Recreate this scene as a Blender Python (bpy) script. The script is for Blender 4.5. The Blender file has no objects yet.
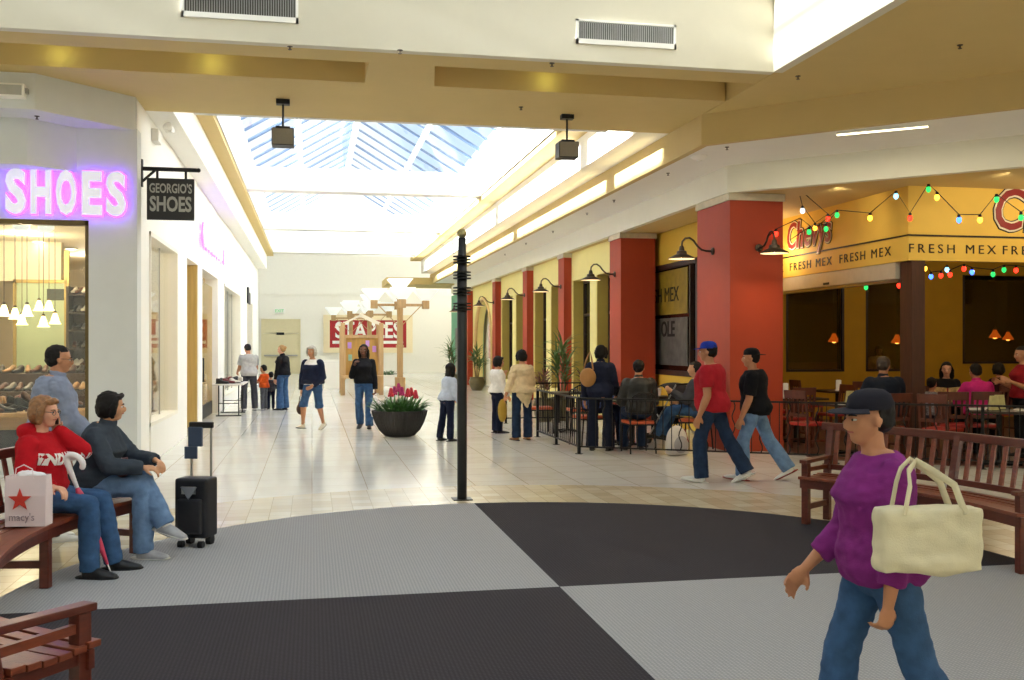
import bpy, bmesh, math, random
from mathutils import Vector, Matrix, noise as mnoise
random.seed(7)
R = math.radians
SC = bpy.context.scene
COL = SC.collection
H = 1.63                       # eye height
TH = math.atan(0.2)            # the camera looks a little to the right of the hall's axis
CT, ST = math.cos(TH), math.sin(TH)

def ground(px, py, z=0.0):
    """point of the place, at height z, that stands at this spot of the photograph"""
    d = 1000.0 * (H - z) / (py - 345.0)
    r = (px - 512.0) / 1000.0 * d
    return Vector((r * CT + d * ST, -r * ST + d * CT, z))

def at_y(px, py, y):
    """point on the upright plane Y = y (across the hall)"""
    t = (px - 512) / 1000
    d = y / (CT - ST * t)
    return Vector((d * (t * CT + ST), y, H + (345 - py) / 1000 * d))

def at_x(px, py, x):
    """point on the upright plane X = x (along the hall)"""
    t = (px - 512) / 1000
    d = x / (t * CT + ST)
    return Vector((x, d * (CT - t * ST), H + (345 - py) / 1000 * d))

def at_z(px, py, z):
    return ground(px, py, z)

# ------------------------------------------------------------------ materials
MATS = {}
def srgb(c):
    if isinstance(c, str):
        c = [int(c[i:i + 2], 16) / 255 for i in (0, 2, 4)]
    return tuple(x / 12.92 if x <= 0.04045 else ((x + 0.055) / 1.055) ** 2.4 for x in c)

def mat(name, col, rough=0.6, metal=0.0, var=0.06, scale=8.0, bump=0.0, bscale=60.0, emit=None, estr=0.0, alpha=None, spec=0.5, sheen=0.0, stretch=None):
    if name in MATS:
        return MATS[name]
    m = bpy.data.materials.new(name)
    m.use_nodes = True
    nt = m.node_tree
    b = nt.nodes['Principled BSDF']
    c = srgb(col)
    b.inputs['Roughness'].default_value = rough
    b.inputs['Metallic'].default_value = metal
    b.inputs['Specular IOR Level'].default_value = spec
    if sheen:
        b.inputs['Sheen Weight'].default_value = sheen
    tc = nt.nodes.new('ShaderNodeTexCoord')
    mp = nt.nodes.new('ShaderNodeMapping')
    nt.links.new(tc.outputs['Object'], mp.inputs['Vector'])
    if stretch:
        mp.inputs['Scale'].default_value = stretch
    nz = nt.nodes.new('ShaderNodeTexNoise')
    nz.inputs['Scale'].default_value = scale
    nz.inputs['Detail'].default_value = 4
    nt.links.new(mp.outputs['Vector'], nz.inputs['Vector'])
    rp = nt.nodes.new('ShaderNodeValToRGB')
    rp.color_ramp.elements[0].position = 0.3
    rp.color_ramp.elements[1].position = 0.7
    rp.color_ramp.elements[0].color = tuple(max(0, x * (1 - var)) for x in c) + (1,)
    rp.color_ramp.elements[1].color = tuple(min(1, x * (1 + var)) for x in c) + (1,)
    nt.links.new(nz.outputs['Fac'], rp.inputs['Fac'])
    nt.links.new(rp.outputs['Color'], b.inputs['Base Color'])
    if bump:
        n2 = nt.nodes.new('ShaderNodeTexNoise')
        n2.inputs['Scale'].default_value = bscale
        n2.inputs['Detail'].default_value = 3
        nt.links.new(mp.outputs['Vector'], n2.inputs['Vector'])
        bp = nt.nodes.new('ShaderNodeBump')
        bp.inputs['Strength'].default_value = bump
        bp.inputs['Distance'].default_value = 0.01
        nt.links.new(n2.outputs['Fac'], bp.inputs['Height'])
        nt.links.new(bp.outputs['Normal'], b.inputs['Normal'])
    if emit is not None:
        b.inputs['Emission Color'].default_value = srgb(emit) + (1,)
        b.inputs['Emission Strength'].default_value = estr
    MATS[name] = m
    return m

def glass(name, tint=(1, 1, 1), refl=0.08, rough=0.02, grey=0.0):
    """thin pane: mostly clear, with a fresnel mirror image"""
    if name in MATS:
        return MATS[name]
    m = bpy.data.materials.new(name)
    m.use_nodes = True
    nt = m.node_tree
    nt.nodes.clear()
    out = nt.nodes.new('ShaderNodeOutputMaterial')
    tr = nt.nodes.new('ShaderNodeBsdfTransparent')
    tr.inputs['Color'].default_value = tuple(tint) + (1,)
    gl = nt.nodes.new('ShaderNodeBsdfGlossy')
    gl.inputs['Roughness'].default_value = rough
    gl.inputs['Color'].default_value = (1, 1, 1, 1)
    lw = nt.nodes.new('ShaderNodeLayerWeight')
    lw.inputs['Blend'].default_value = 0.35
    mr = nt.nodes.new('ShaderNodeMapRange')
    mr.inputs['To Min'].default_value = refl
    mr.inputs['To Max'].default_value = min(1, refl + 0.45)
    nt.links.new(lw.outputs['Fresnel'], mr.inputs['Value'])
    mx = nt.nodes.new('ShaderNodeMixShader')
    nt.links.new(mr.outputs['Result'], mx.inputs['Fac'])
    nt.links.new(tr.outputs[0], mx.inputs[1])
    nt.links.new(gl.outputs[0], mx.inputs[2])
    last = mx
    if grey:
        df = nt.nodes.new('ShaderNodeBsdfDiffuse')
        df.inputs['Color'].default_value = (0.85, 0.9, 0.95, 1)
        m2 = nt.nodes.new('ShaderNodeMixShader')
        m2.inputs['Fac'].default_value = grey
        nt.links.new(mx.outputs[0], m2.inputs[1])
        nt.links.new(df.outputs[0], m2.inputs[2])
        last = m2
    nt.links.new(last.outputs[0], out.inputs['Surface'])
    MATS[name] = m
    return m

# ------------------------------------------------------------------ mesh builder
class MB:
    def __init__(s):
        s.v, s.f, s.mi = [], [], []
        s.cur = 0
    def add(s, vs, fs):
        b = len(s.v)
        s.v.extend(Vector(p) for p in vs)
        for f in fs:
            s.f.append([b + i for i in f])
            s.mi.append(s.cur)
        return s
    def box(s, x0, x1, y0, y1, z0, z1, mtx=None):
        vs = [Vector(p) for p in ((x0, y0, z0), (x1, y0, z0), (x1, y1, z0), (x0, y1, z0), (x0, y0, z1), (x1, y0, z1), (x1, y1, z1), (x0, y1, z1))]
        if mtx is not None:
            vs = [mtx @ p for p in vs]
        return s.add(vs, [(0, 3, 2, 1), (4, 5, 6, 7), (0, 1, 5, 4), (1, 2, 6, 5), (2, 3, 7, 6), (3, 0, 4, 7)])
    def cbox(s, c, size, rot=None):
        m = Matrix.Translation(c)
        if rot is not None:
            m = m @ rot.to_4x4()
        x, y, z = (a / 2 for a in size)
        return s.box(-x, x, -y, y, -z, z, m)
    def bar(s, a, b, w, t, up=(0, 0, 1)):
        """square bar from a to b, w wide sideways and t thick along up"""
        a, b = Vector(a), Vector(b)
        d = (b - a).normalized()
        u = Vector(up)
        sd = d.cross(u)
        if sd.length < 1e-5:
            sd = d.cross(Vector((0, 1, 0)))
        sd.normalize()
        u = sd.cross(d).normalized()
        vs = []
        for p in (a, b):
            for i, j in ((-1, -1), (1, -1), (1, 1), (-1, 1)):
                vs.append(p + sd * (i * w / 2) + u * (j * t / 2))
        return s.add(vs, [(0, 3, 2, 1), (4, 5, 6, 7), (0, 1, 5, 4), (1, 2, 6, 5), (2, 3, 7, 6), (3, 0, 4, 7)])
    def tube(s, pts, rad, n=10, cap=True, ell=None, ref=None, roundcap=False):
        """tube along pts; rad number or list; ell = (a, b) multipliers on the two section axes, or a list of them"""
        pts = [Vector(p) for p in pts]
        if not isinstance(rad, (list, tuple)):
            rad = [rad] * len(pts)
        rad = list(rad)
        ells = list(ell) if isinstance(ell, list) else [ell or (1, 1)] * len(pts)
        if roundcap:
            d0 = (pts[0] - pts[1]).normalized(); d1 = (pts[-1] - pts[-2]).normalized()
            p0, p1, r0, r1 = pts[0], pts[-1], rad[0], rad[-1]
            pre, post = [], []
            for k in (0.5, 0.85, 0.98):
                post.append((p1 + d1 * r1 * k, r1 * math.sqrt(1 - k * k)))
                pre.insert(0, (p0 + d0 * r0 * k, r0 * math.sqrt(1 - k * k)))
            e0, e1 = ells[0], ells[-1]
            pts = [p for p, _ in pre] + pts + [p for p, _ in post]
            rad = [r for _, r in pre] + rad + [r for _, r in post]
            ells = [e0] * 3 + ells + [e1] * 3
        ref = Vector(ref) if ref is not None else None
        rings, side = [], None
        for i, p in enumerate(pts):
            d = (pts[min(i + 1, len(pts) - 1)] - pts[max(i - 1, 0)]).normalized()
            if ref is not None:
                sd = ref - d * ref.dot(d)
            elif side is None:
                sd = d.orthogonal()
            else:
                sd = side - d * side.dot(d)
            if sd.length < 1e-6:
                sd = d.orthogonal()
            sd.normalize()
            side = sd
            up = d.cross(sd)
            e = ells[i]
            rings.append([p + sd * (math.cos(2 * math.pi * k / n) * rad[i] * e[0]) + up * (math.sin(2 * math.pi * k / n) * rad[i] * e[1]) for k in range(n)])
        vs = [q for r in rings for q in r]
        fs = []
        for i in range(len(rings) - 1):
            for k in range(n):
                a, b = i * n + k, i * n + (k + 1) % n
                fs.append((a, b, b + n, a + n))
        if cap:
            fs.append(tuple(range(n - 1, -1, -1)))
            fs.append(tuple((len(rings) - 1) * n + k for k in range(n)))
        return s.add(vs, fs)
    def lathe(s, prof, n=24, c=(0, 0, 0), cap=True, mtx=None):
        c = Vector(c)
        vs = []
        for r, z in prof:
            for k in range(n):
                a = 2 * math.pi * k / n
                vs.append(Vector((math.cos(a) * r, math.sin(a) * r, z)))
        vs = [(mtx @ p if mtx is not None else p) + c for p in vs]
        fs = []
        for i in range(len(prof) - 1):
            for k in range(n):
                a, b = i * n + k, i * n + (k + 1) % n
                fs.append((a, b, b + n, a + n))
        if cap:
            fs.append(tuple(range(n - 1, -1, -1)))
            fs.append(tuple((len(prof) - 1) * n + k for k in range(n)))
        return s.add(vs, fs)
    def ball(s, c, r, n=16, m=10, axes=None):
        """ellipsoid; r number or 3 radii; axes = 3 direction vectors"""
        if not isinstance(r, (list, tuple)):
            r = (r, r, r)
        ax = [Vector(a) for a in axes] if axes else [Vector((1, 0, 0)), Vector((0, 1, 0)), Vector((0, 0, 1))]
        c = Vector(c)
        vs, fs = [], []
        for i in range(1, m):
            t = math.pi * i / m
            for k in range(n):
                a = 2 * math.pi * k / n
                vs.append(c + ax[0] * (r[0] * math.sin(t) * math.cos(a)) + ax[1] * (r[1] * math.sin(t) * math.sin(a)) + ax[2] * (r[2] * math.cos(t)))
        top, bot = len(vs), len(vs) + 1
        vs += [c + ax[2] * r[2], c - ax[2] * r[2]]
        for i in range(m - 2):
            for k in range(n):
                a, b = i * n + k, i * n + (k + 1) % n
                fs.append((a, a + n, b + n, b))
        for k in range(n):
            fs.append((top, k, (k + 1) % n))
            fs.append((bot, (m - 2) * n + (k + 1) % n, (m - 2) * n + k))
        return s.add(vs, fs)
    def prism(s, poly, h, mtx=None):
        """polygon in the xy plane pushed up along z"""
        n = len(poly)
        vs = [Vector((x, y, 0)) for x, y in poly] + [Vector((x, y, h)) for x, y in poly]
        if mtx is not None:
            vs = [mtx @ p for p in vs]
        fs = [tuple(range(n - 1, -1, -1)), tuple(range(n, 2 * n))]
        fs += [(i, (i + 1) % n, n + (i + 1) % n, n + i) for i in range(n)]
        return s.add(vs, fs)
    def mesh(s, name):
        me = bpy.data.meshes.new(name)
        me.from_pydata(s.v, [], s.f)
        me.polygons.foreach_set('material_index', s.mi)
        me.update()
        bm = bmesh.new(); bm.from_mesh(me)
        bmesh.ops.recalc_face_normals(bm, faces=bm.faces)
        bm.to_mesh(me); bm.free()
        return me
    def build(s, name, m, parent=None, loc=(0, 0, 0), rot=(0, 0, 0), smooth=False, bevel=0.0, seg=2):
        me = s.mesh(name)
        if bevel:
            bm = bmesh.new(); bm.from_mesh(me)
            es = [e for e in bm.edges if len(e.link_faces) == 2 and e.calc_face_angle(0) > 0.6]
            bmesh.ops.bevel(bm, geom=es, offset=bevel, segments=seg, affect='EDGES', clamp_overlap=True, profile=0.6)
            bm.to_mesh(me); bm.free()
        for mm in (m if isinstance(m, (list, tuple)) else [m]):
            me.materials.append(mm)
        return link(name, me, parent, loc, rot, smooth)

def link(name, me, parent=None, loc=(0, 0, 0), rot=(0, 0, 0), smooth=False):
    o = bpy.data.objects.new(name, me)
    COL.objects.link(o)
    o.location, o.rotation_euler = loc, rot
    if parent is not None:
        o.parent = parent
    if smooth:
        me.polygons.foreach_set('use_smooth', [True] * len(me.polygons))
        try:
            me.set_sharp_from_angle(angle=R(42))
        except Exception:
            pass
    return o

def tag(o, label, cat, group=None):
    o['label'] = label
    o['category'] = cat
    if group:
        o['group'] = group
    return o

def thing(name, label, cat, loc=(0, 0, 0), rz=0.0, group=None):
    o = bpy.data.objects.new(name, None)
    COL.objects.link(o)
    o.empty_display_size = 0.1
    o.location = loc
    o.rotation_euler = (0, 0, rz)
    return tag(o, label, cat, group)

def struct(o):
    o['kind'] = 'structure'
    return o

def copy_tree(o, parent=None):
    c = o.copy()
    COL.objects.link(c)
    if parent is not None:
        c.parent = parent
    for ch in list(o.children):
        copy_tree(ch, c)
    return c

def dup(o, label, loc, rz=None):
    c = copy_tree(o)
    c.location = loc
    if rz is not None:
        c.rotation_euler = (0, 0, rz)
    c['label'] = label
    return c

FONT_CACHE = {}
def text_mesh(body, size=1.0, ext=0.01, offset=0.0, sx=1.0, shear=0.0, space=1.0, align='CENTER', bevel=0.0):
    cu = bpy.data.curves.new('lettering', 'FONT')
    cu.body = body
    cu.size = size
    cu.extrude = ext
    cu.offset = offset
    cu.shear = shear
    cu.space_character = space
    cu.align_x = align
    cu.align_y = 'CENTER'
    cu.resolution_u = 3
    if bevel:
        cu.bevel_depth = bevel
    o = bpy.data.objects.new('lettering', cu)
    COL.objects.link(o)
    dg = bpy.context.evaluated_depsgraph_get()
    me = bpy.data.meshes.new_from_object(o.evaluated_get(dg))
    bpy.data.objects.remove(o)
    bpy.data.curves.remove(cu)
    me.materials.clear()
    for v in me.vertices:
        v.co.x *= sx
    return me

def text(name, body, m, parent=None, loc=(0, 0, 0), rot=(R(90), 0, 0), **kw):
    me = text_mesh(body, **kw)
    me.materials.append(m)
    return link(name, me, parent, loc, rot)

def remesh(mb, voxel, smooth=4, wrinkle=0.0, wscale=9.0, seed=0.0, adapt=0.0):
    """one continuous skin over overlapping closed volumes"""
    me = mb.mesh('skin')
    o = bpy.data.objects.new('skin', me)
    COL.objects.link(o)
    md = o.modifiers.new('r', 'REMESH')
    md.mode = 'VOXEL'
    md.voxel_size = voxel
    md.adaptivity = adapt
    if smooth:
        sm = o.modifiers.new('s', 'SMOOTH')
        sm.factor = 0.5
        sm.iterations = smooth
    dg = bpy.context.evaluated_depsgraph_get()
    out = bpy.data.meshes.new_from_object(o.evaluated_get(dg))
    bpy.data.objects.remove(o)
    bpy.data.meshes.remove(me)
    if wrinkle:
        s = Vector((seed, seed * 1.7, seed * 0.3))
        ns = [v.normal.copy() for v in out.vertices]
        for v, nrm in zip(out.vertices, ns):
            p = Vector((v.co.x * wscale, v.co.y * wscale, v.co.z * wscale * 1.6)) + s
            d = mnoise.noise(p) + 0.5 * mnoise.noise(p * 2.3)
            v.co += nrm * (d * wrinkle)
    return out
SKY_STRENGTH, SUN_STRENGTH, EXPOSURE = 1.0, 30.0, 0.32
# ------------------------------------------------------------------ people
SKIN = {
    'fair': mat('skin_fair', 'd9a184', 0.55, var=0.05, scale=20),
    'tan': mat('skin_tan', 'b9805c', 0.55, var=0.05, scale=20),
    'brown': mat('skin_brown', '6d4430', 0.5, var=0.05, scale=20),
    'asian': mat('skin_warm', 'cc9670', 0.55, var=0.05, scale=20),
}
EYEW = mat('eye_white', 'e8e4de', 0.25, var=0.01)
IRIS = mat('iris_dark', '2a1a12', 0.2, var=0.05)
LIPS = mat('lips', 'a8584e', 0.45, var=0.04)

def fabric(name, col, rough=0.9, var=0.12, scale=14):
    return mat('cloth_' + name, col, rough, var=var, scale=scale, bump=0.25, bscale=220, spec=0.2, sheen=0.0)

def rot_to(pitch=0, roll=0, yaw=0):
    """pitch > 0 bends forward, roll > 0 leans to the person's right, yaw > 0 turns left"""
    return Matrix.Rotation(R(yaw), 3, 'Z') @ Matrix.Rotation(R(-pitch), 3, 'X') @ Matrix.Rotation(R(roll), 3, 'Y')

def nv(*a):
    return Vector(a).normalized()

STAND = dict(lean=0, roll=0, twist=0, head=(0, 0), pelvis=0,
             rarm=((0.12, 0.02, -1), (0.05, 0.15, -1)), larm=((-0.12, 0.02, -1), (-0.05, 0.15, -1)),
             rleg=((0.04, 0.01, -1), (0.0, -0.03, -1)), lleg=((-0.04, 0.01, -1), (0.0, -0.03, -1)),
             rpalm=(-1, 0, 0), lpalm=(1, 0, 0), rcurl=0.45, lcurl=0.45, rtoe=(0.12, 1, 0), ltoe=(-0.12, 1, 0))

def torso_rings(mb, J, infl=0.0, z0=None, z1=None, fem=False, belly=0.0, n=22, k=1.0, widen_hem=0.0):
    """lofted trunk; J holds the frame; z given as 0 (crotch) .. 1 (neck base)"""
    S = J['S']
    hw = 1.0
    prof = [  # t, half width, half depth, forward shift
        (0.00, .070, .070, -.004), (0.06, .094, .086, -.008), (0.17, .104, .094, -.010), (0.28, .100, .084, -.004), (0.42, .086, .070, .002),
        (0.56, .090, .074, .004), (0.70, .100, .080, .002), (0.80, .104, .076, -.004), (0.86, .098, .066, -.008), (0.91, .078, .054, -.012), (0.96, .052, .044, -.012), (1.0, .036, .038, -.010)]
    if fem:
        prof = [(t, w * (1.02 if t < .35 else .90 if t < .6 else .91), d * (1.02 if t < .35 else .95) + (.011 if .58 < t < .8 else 0), f + (.008 if .58 < t < .8 else 0)) for t, w, d, f in prof]
    if belly:
        prof = [(t, w * (1 + belly * .35 * math.exp(-((t - .38) / .22) ** 2)), d * (1 + belly * math.exp(-((t - .4) / .22) ** 2)), f + .05 * belly * math.exp(-((t - .4) / .2) ** 2)) for t, w, d, f in prof]
    def at(t):
        for a, b in zip(prof, prof[1:]):
            if t <= b[0] + 1e-9:
                q = (t - a[0]) / (b[0] - a[0])
                return tuple(a[i] + (b[i] - a[i]) * q for i in range(4))
        return prof[-1]
    z0 = 0.0 if z0 is None else z0
    z1 = 1.0 if z1 is None else z1
    ts = [z0 + (z1 - z0) * i / 22 for i in range(23)]
    rings = []
    for t in ts:
        _, w, d, f = at(t)
        w, d, f = w * S * k, d * S * k, f * S
        if widen_hem:
            q = max(0, 1 - (t - z0) / 0.25) * widen_hem
            w += q; d += q
        p, ax, fw = J['spine'](t)
        c = p + fw * f
        ring = []
        for i in range(n):
            a = 2 * math.pi * i / n
            ca, sa = math.cos(a), math.sin(a)
            e = 0.85
            x = math.copysign(abs(ca) ** e, ca) * (w + infl)
            y = math.copysign(abs(sa) ** e, sa) * (d + infl)
            ring.append(c + ax * x + fw * y)
        rings.append(ring)
    vs = [q for r in rings for q in r]
    fs = [tuple(range(n))[::-1], tuple((len(rings) - 1) * n + i for i in range(n))]
    for i in range(len(rings) - 1):
        for j in range(n):
            a, b = i * n + j, i * n + (j + 1) % n
            fs.append((a, b, b + n, a + n))
    mb.add(vs, fs)

def seg_pts(a, b, rads, n=6):
    pts, rr = [], []
    for i in range(n + 1):
        t = i / n
        pts.append(a.lerp(b, t))
        x = t * (len(rads) - 1)
        k = min(int(x), len(rads) - 2)
        rr.append(rads[k] + (rads[k + 1] - rads[k]) * (x - k))
    return pts, rr

def add_hand(mb, wrist, D, N, side, hl, curl, fat=1.0):
    """side +1 right hand; D along the forearm, N the way the palm faces"""
    D = D.normalized()
    N = (N - D * N.dot(D)).normalized()
    T = N.cross(D) * (1 if side > 0 else -1)      # towards the thumb side
    w = hl * 0.22
    pl = hl * 0.46
    c = wrist + D * (pl * 0.55)
    mb.ball(c, (w * 1.0, pl * 0.62, hl * 0.10 * fat), 12, 8, (T, D, N))
    mb.tube([wrist - D * hl * .1, c], [hl * .13, hl * .12], 10, ell=(1.15, .85), ref=T)
    for i, (off, ln) in enumerate(((.78, .43), (.26, .50), (-.26, .47), (-.76, .37))):
        base = wrist + D * (pl * 0.98 - abs(off) * pl * .08) + T * (off * w)
        r = hl * 0.050 * fat
        p, d, pts = base.copy(), (D + T * off * .12).normalized(), [base - D * hl * .06, base]
        cv = curl * (1 + .1 * i)
        for part, fr in ((1, .45), (2, .32), (3, .23)):
            ax = T
            ang = cv * (0.75 if part == 1 else 1.0)
            d = (d * math.cos(ang) + N * math.sin(ang)).normalized()
            N2 = (N - d * N.dot(d))
            p = p + d * (ln * hl * fr)
            pts.append(p.copy())
        mb.tube(pts, [r * 1.05, r, r, r * .92, r * .8], 8, roundcap=True)
    tb = wrist + D * (pl * .25) + T * (w * .75) + N * hl * .03
    t1 = tb + (T * .75 + D * .75 + N * .35).normalized() * hl * .19
    t2 = t1 + (T * .25 + D * .95 + N * (.3 + curl * .3)).normalized() * hl * .15
    mb.tube([tb - T * w * .4, tb, t1, t2], [hl * .07, hl * .07 * fat, hl * .058 * fat, hl * .048 * fat], 8, roundcap=True)

def person(name, label, loc, facing, h, skin, pose, outfit, voxel=0.011, hair=None, fem=False, belly=0.0, seat=None, build_w=1.0, head_k=1.0, face=True, group=None, legk=1.0, fl_z=0.0):
    """facing: degrees, 0 looks along +Y, 90 along -X.  seat: height the bottom rests at, else the feet stand on the ground"""
    P = dict(STAND); P.update(pose)
    S = h
    root = thing(name, label, 'person', loc, R(facing), group)
    J = {'S': S}
    pel = Vector((0, 0, 0))
    Tm = rot_to(P['lean'], P['roll'], P['twist'])
    Pm = rot_to(P['pelvis'], 0, 0)
    L = 0.335 * S                              # crotch .. neck base
    bot = pel - Pm @ Vector((0, 0, 0.055 * S))
    # spine: bends from the pelvis frame to the torso frame
    def spine(t):
        N = 14
        q = bot.copy()
        steps = int(round(t * 56))
        M = Pm
        for i in range(steps):
            tt = (i + .5) / 56
            u = min(1, max(0, (tt - .12) / .4)); u = u * u * (3 - 2 * u)
            M = Pm.to_quaternion().slerp(Tm.to_quaternion(), u).to_matrix()
            q = q + M @ Vector((0, 0, L / 56))
        return q, M @ Vector((1, 0, 0)), M @ Vector((0, 1, 0))
    cache = {}
    def sp(t):
        kk = round(t * 56)
        if kk not in cache:
            cache[kk] = spine(kk / 56)
        return cache[kk]
    J['spine'] = sp
    neck, ax, fw = sp(1.0)
    shp, sax, sfw = sp(0.845)
    sw = (.092 if fem else .103) * S * build_w
    hipw = .052 * S
    hm = rot_to(P['lean'] * .35 + P['head'][1], 0, P['twist'] * .6 + P['head'][0])
    HR, HF, HU = (hm @ Vector(v) for v in ((1, 0, 0), (0, 1, 0), (0, 0, 1)))
    hh = .132 * S * head_k                     # head height
    hc = neck + (Tm @ Vector((0, .1, 1))).normalized() * (.016 * S) + HU * hh * .50 + HF * hh * .06
    J['sh'] = {1: shp + sax * sw - sfw * .008 * S, -1: shp - sax * sw - sfw * .008 * S}
    ua, fa, hl = .165 * S, .148 * S, .105 * S
    th, shn = .245 * S * legk, .240 * S * legk
    for s, a, l, k in ((1, 'rarm', 'rleg', 'r'), (-1, 'larm', 'lleg', 'l')):
        d1, d2 = nv(*P[a][0]), nv(*P[a][1])
        if k + 'ik' in P:                     # wrist led to a point, elbow towards a hint
            fr, tx, ty, tz, hint = P[k + 'ik']
            T_ = hc + HR * tx * hh + HF * ty * hh + HU * tz * hh if fr == 'head' else Vector((tx, ty, tz)) * S
            v = T_ - J['sh'][s]
            D = min(v.length, (ua + fa) * .995)
            v.normalize()
            ca_ = (ua * ua + D * D - fa * fa) / (2 * ua * D)
            hn = Vector(hint); hn = (hn - v * hn.dot(v)).normalized()
            d1 = v * ca_ + hn * math.sqrt(max(0, 1 - ca_ * ca_))
            d2 = (J['sh'][s] + v * D - (J['sh'][s] + d1 * ua)).normalized()
        J['el', s] = J['sh'][s] + d1 * ua
        J['wr', s] = J['el', s] + d2 * fa
        J['fd', s] = d2
        J['hd', s] = nv(*P[k + 'hand']) if k + 'hand' in P else d2
        hp = pel + Pm @ Vector((s * hipw, 0, -.012 * S))
        J['hip', s] = hp
        e1, e2 = nv(*P[l][0]), nv(*P[l][1])
        J['kn', s] = hp + e1 * th
        J['an', s] = J['kn', s] + e2 * shn
        J['toe', s] = nv(*P[k + 'toe'])
    fl = .148 * S * (.9 if fem else 1)
    # vertical placing
    low = min(J['an', s].z - .042 * S + min(0, J['toe', s].z) * fl * .7 for s in (1, -1))
    dz = -low if seat is None else seat + .088 * S
    if seat is not None:                       # feet meant for the ground reach it
        for s in (1, -1):
            fz = J['an', s].z - .042 * S + dz - fl_z
            if abs(fz) < .15:
                J['an', s].z -= fz
    up = Vector((0, 0, dz))
    J['hc'] = hc
    def move(o):
        o.location = up
        return o
    # ---- body
    mb = MB()
    torso_rings(mb, J, 0, fem=fem, belly=belly, k=1.0)
    armr = [.032, .030, .026, .025, .023, .017]
    kx = (.88 if fem else 1.0) * build_w
    for s in (1, -1):
        sh, el, wr = J['sh'][s], J['el', s], J['wr', s]
        a, r = seg_pts(sh, el, [x * S * kx for x in (.033, .033, .029, .026)])
        mb.tube(a, r, 12, roundcap=True)
        a, r = seg_pts(el, wr, [x * S * kx for x in (.027, .027, .022, .0165)])
        mb.tube(a, r, 12, roundcap=True)
        add_hand(mb, wr, J['hd', s], nv(*P[('r' if s > 0 else 'l') + 'palm']), s, hl, P[('r' if s > 0 else 'l') + 'curl'], 1.0 if voxel < .009 else 1.25)
        hp, kn, an = J['hip', s], J['kn', s], J['an', s]
        a, r = seg_pts(hp, kn, [x * S for x in (.049, .046, .039, .033)])
        mb.tube(a, r, 14, roundcap=True)
        back = Vector((0, -1, 0))
        a, r = seg_pts(kn, an, [x * S for x in (.033, .034, .029, .022, .020)], 8)
        mb.tube(a, r, 12, roundcap=True)
        tdir = J['toe', s]
        heel = an - Vector((0, 0, .022 * S)) - tdir * .02 * S
        mb.tube([an, heel, heel + tdir * fl * .5 - Vector((0, 0, .004 * S)), heel + tdir * fl * .82 - Vector((0, 0, .010 * S))], [.018 * S, .018 * S, .014 * S, .009 * S], 10, roundcap=True)
    mb.tube([neck - HU * .03 * S, neck, hc - HU * hh * .2 - HF * hh * .06], [.031 * S, (.029 if fem else .033) * S, (.028 if fem else .032) * S], 14)
    q = hh
    AX = (HR, HF, HU)
    def hp_(x, y, z):
        return hc + HR * x * q + HF * y * q + HU * z * q
    mb.ball(hp_(0, -.06, .12), (.345 * q, .43 * q, .385 * q), 20, 14, AX)       # skull
    mb.ball(hp_(0, .09, -.10), (.285 * q, .31 * q, .33 * q), 18, 12, AX)         # face
    mb.ball(hp_(0, .17, -.35), (.185 * q, .195 * q, .145 * q), 14, 10, AX)       # chin
    mb.ball(hp_(0, .415, -.085), (.055 * q, .095 * q, .12 * q), 10, 8, AX)       # nose
    mb.ball(hp_(0, .435, -.135), (.078 * q, .07 * q, .05 * q), 10, 8, AX)
    mb.ball(hp_(0, .355, .075), (.22 * q, .05 * q, .04 * q), 10, 8, AX)          # brow ridge
    for s in (1, -1):
        mb.ball(hp_(s * .345, -.03, -.03), (.035 * q, .085 * q, .135 * q), 10, 8, AX)   # ear
        mb.ball(hp_(s * .16, .26, -.1), (.1 * q, .1 * q, .1 * q), 10, 8, AX)            # cheek
    mb.ball(hp_(0, .345, -.235), (.105 * q, .055 * q, .05 * q), 10, 8, AX)       # mouth
    me = remesh(mb, voxel, 3)
    me.materials.append(SKIN[skin])
    move(link('body', me, root, smooth=True))
    if face:
        for s in (1, -1):
            e = MB().ball(hp_(s * .135, .335, .005), (.055 * q, .052 * q, .024 * q), 10, 8, AX).build('eye', EYEW, root, smooth=True)
            move(e)
            MB().ball(hp_(s * .135, .375, .005), (.026 * q, .026 * q, .024 * q), 8, 6, AX).build('iris', IRIS, e, smooth=True)
            b = MB().tube([hp_(s * .06, .405, .085), hp_(s * .14, .40, .105), hp_(s * .225, .335, .085)], [.016 * q, .02 * q, .012 * q], 6)
            move(b.build('eyebrow', outfit.get('hair_mat', IRIS), root, smooth=True))
        move(MB().tube([hp_(-.105, .36, -.235), hp_(0, .405, -.228), hp_(.105, .36, -.235)], [.012 * q, .026 * q, .012 * q], 8).build('lips', LIPS, root, smooth=True))
    # ---- clothes
    def sleeve(mb, s, upto, infl, cuff=None):
        sh, el, wr = J['sh'][s], J['el', s], J['wr', s]
        a, r = seg_pts(sh, el, [x * S * kx + infl for x in (.034, .035, .031, .029)])
        if upto < .5:
            k = max(2, int(round(upto * 2 * 6)))
            mb.tube(a[:k + 1], [x + infl * .3 * i / k for i, x in enumerate(r[:k + 1])], 14)
            mb.ball(sh, .037 * S * kx + infl, 12, 8)
            return
        mb.tube(a, r, 14, roundcap=True)
        a, r = seg_pts(el, wr, [x * S * kx + infl for x in (.030, .029, .025, .021 if cuff is None else cuff)])
        k = int(round((upto - .5) * 2 * 6))
        mb.tube(a[:k + 1], r[:k + 1], 14)
        mb.ball(el, .031 * S * kx + infl, 10, 8)
    seed = len(bpy.data.objects) * 1.37
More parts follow.
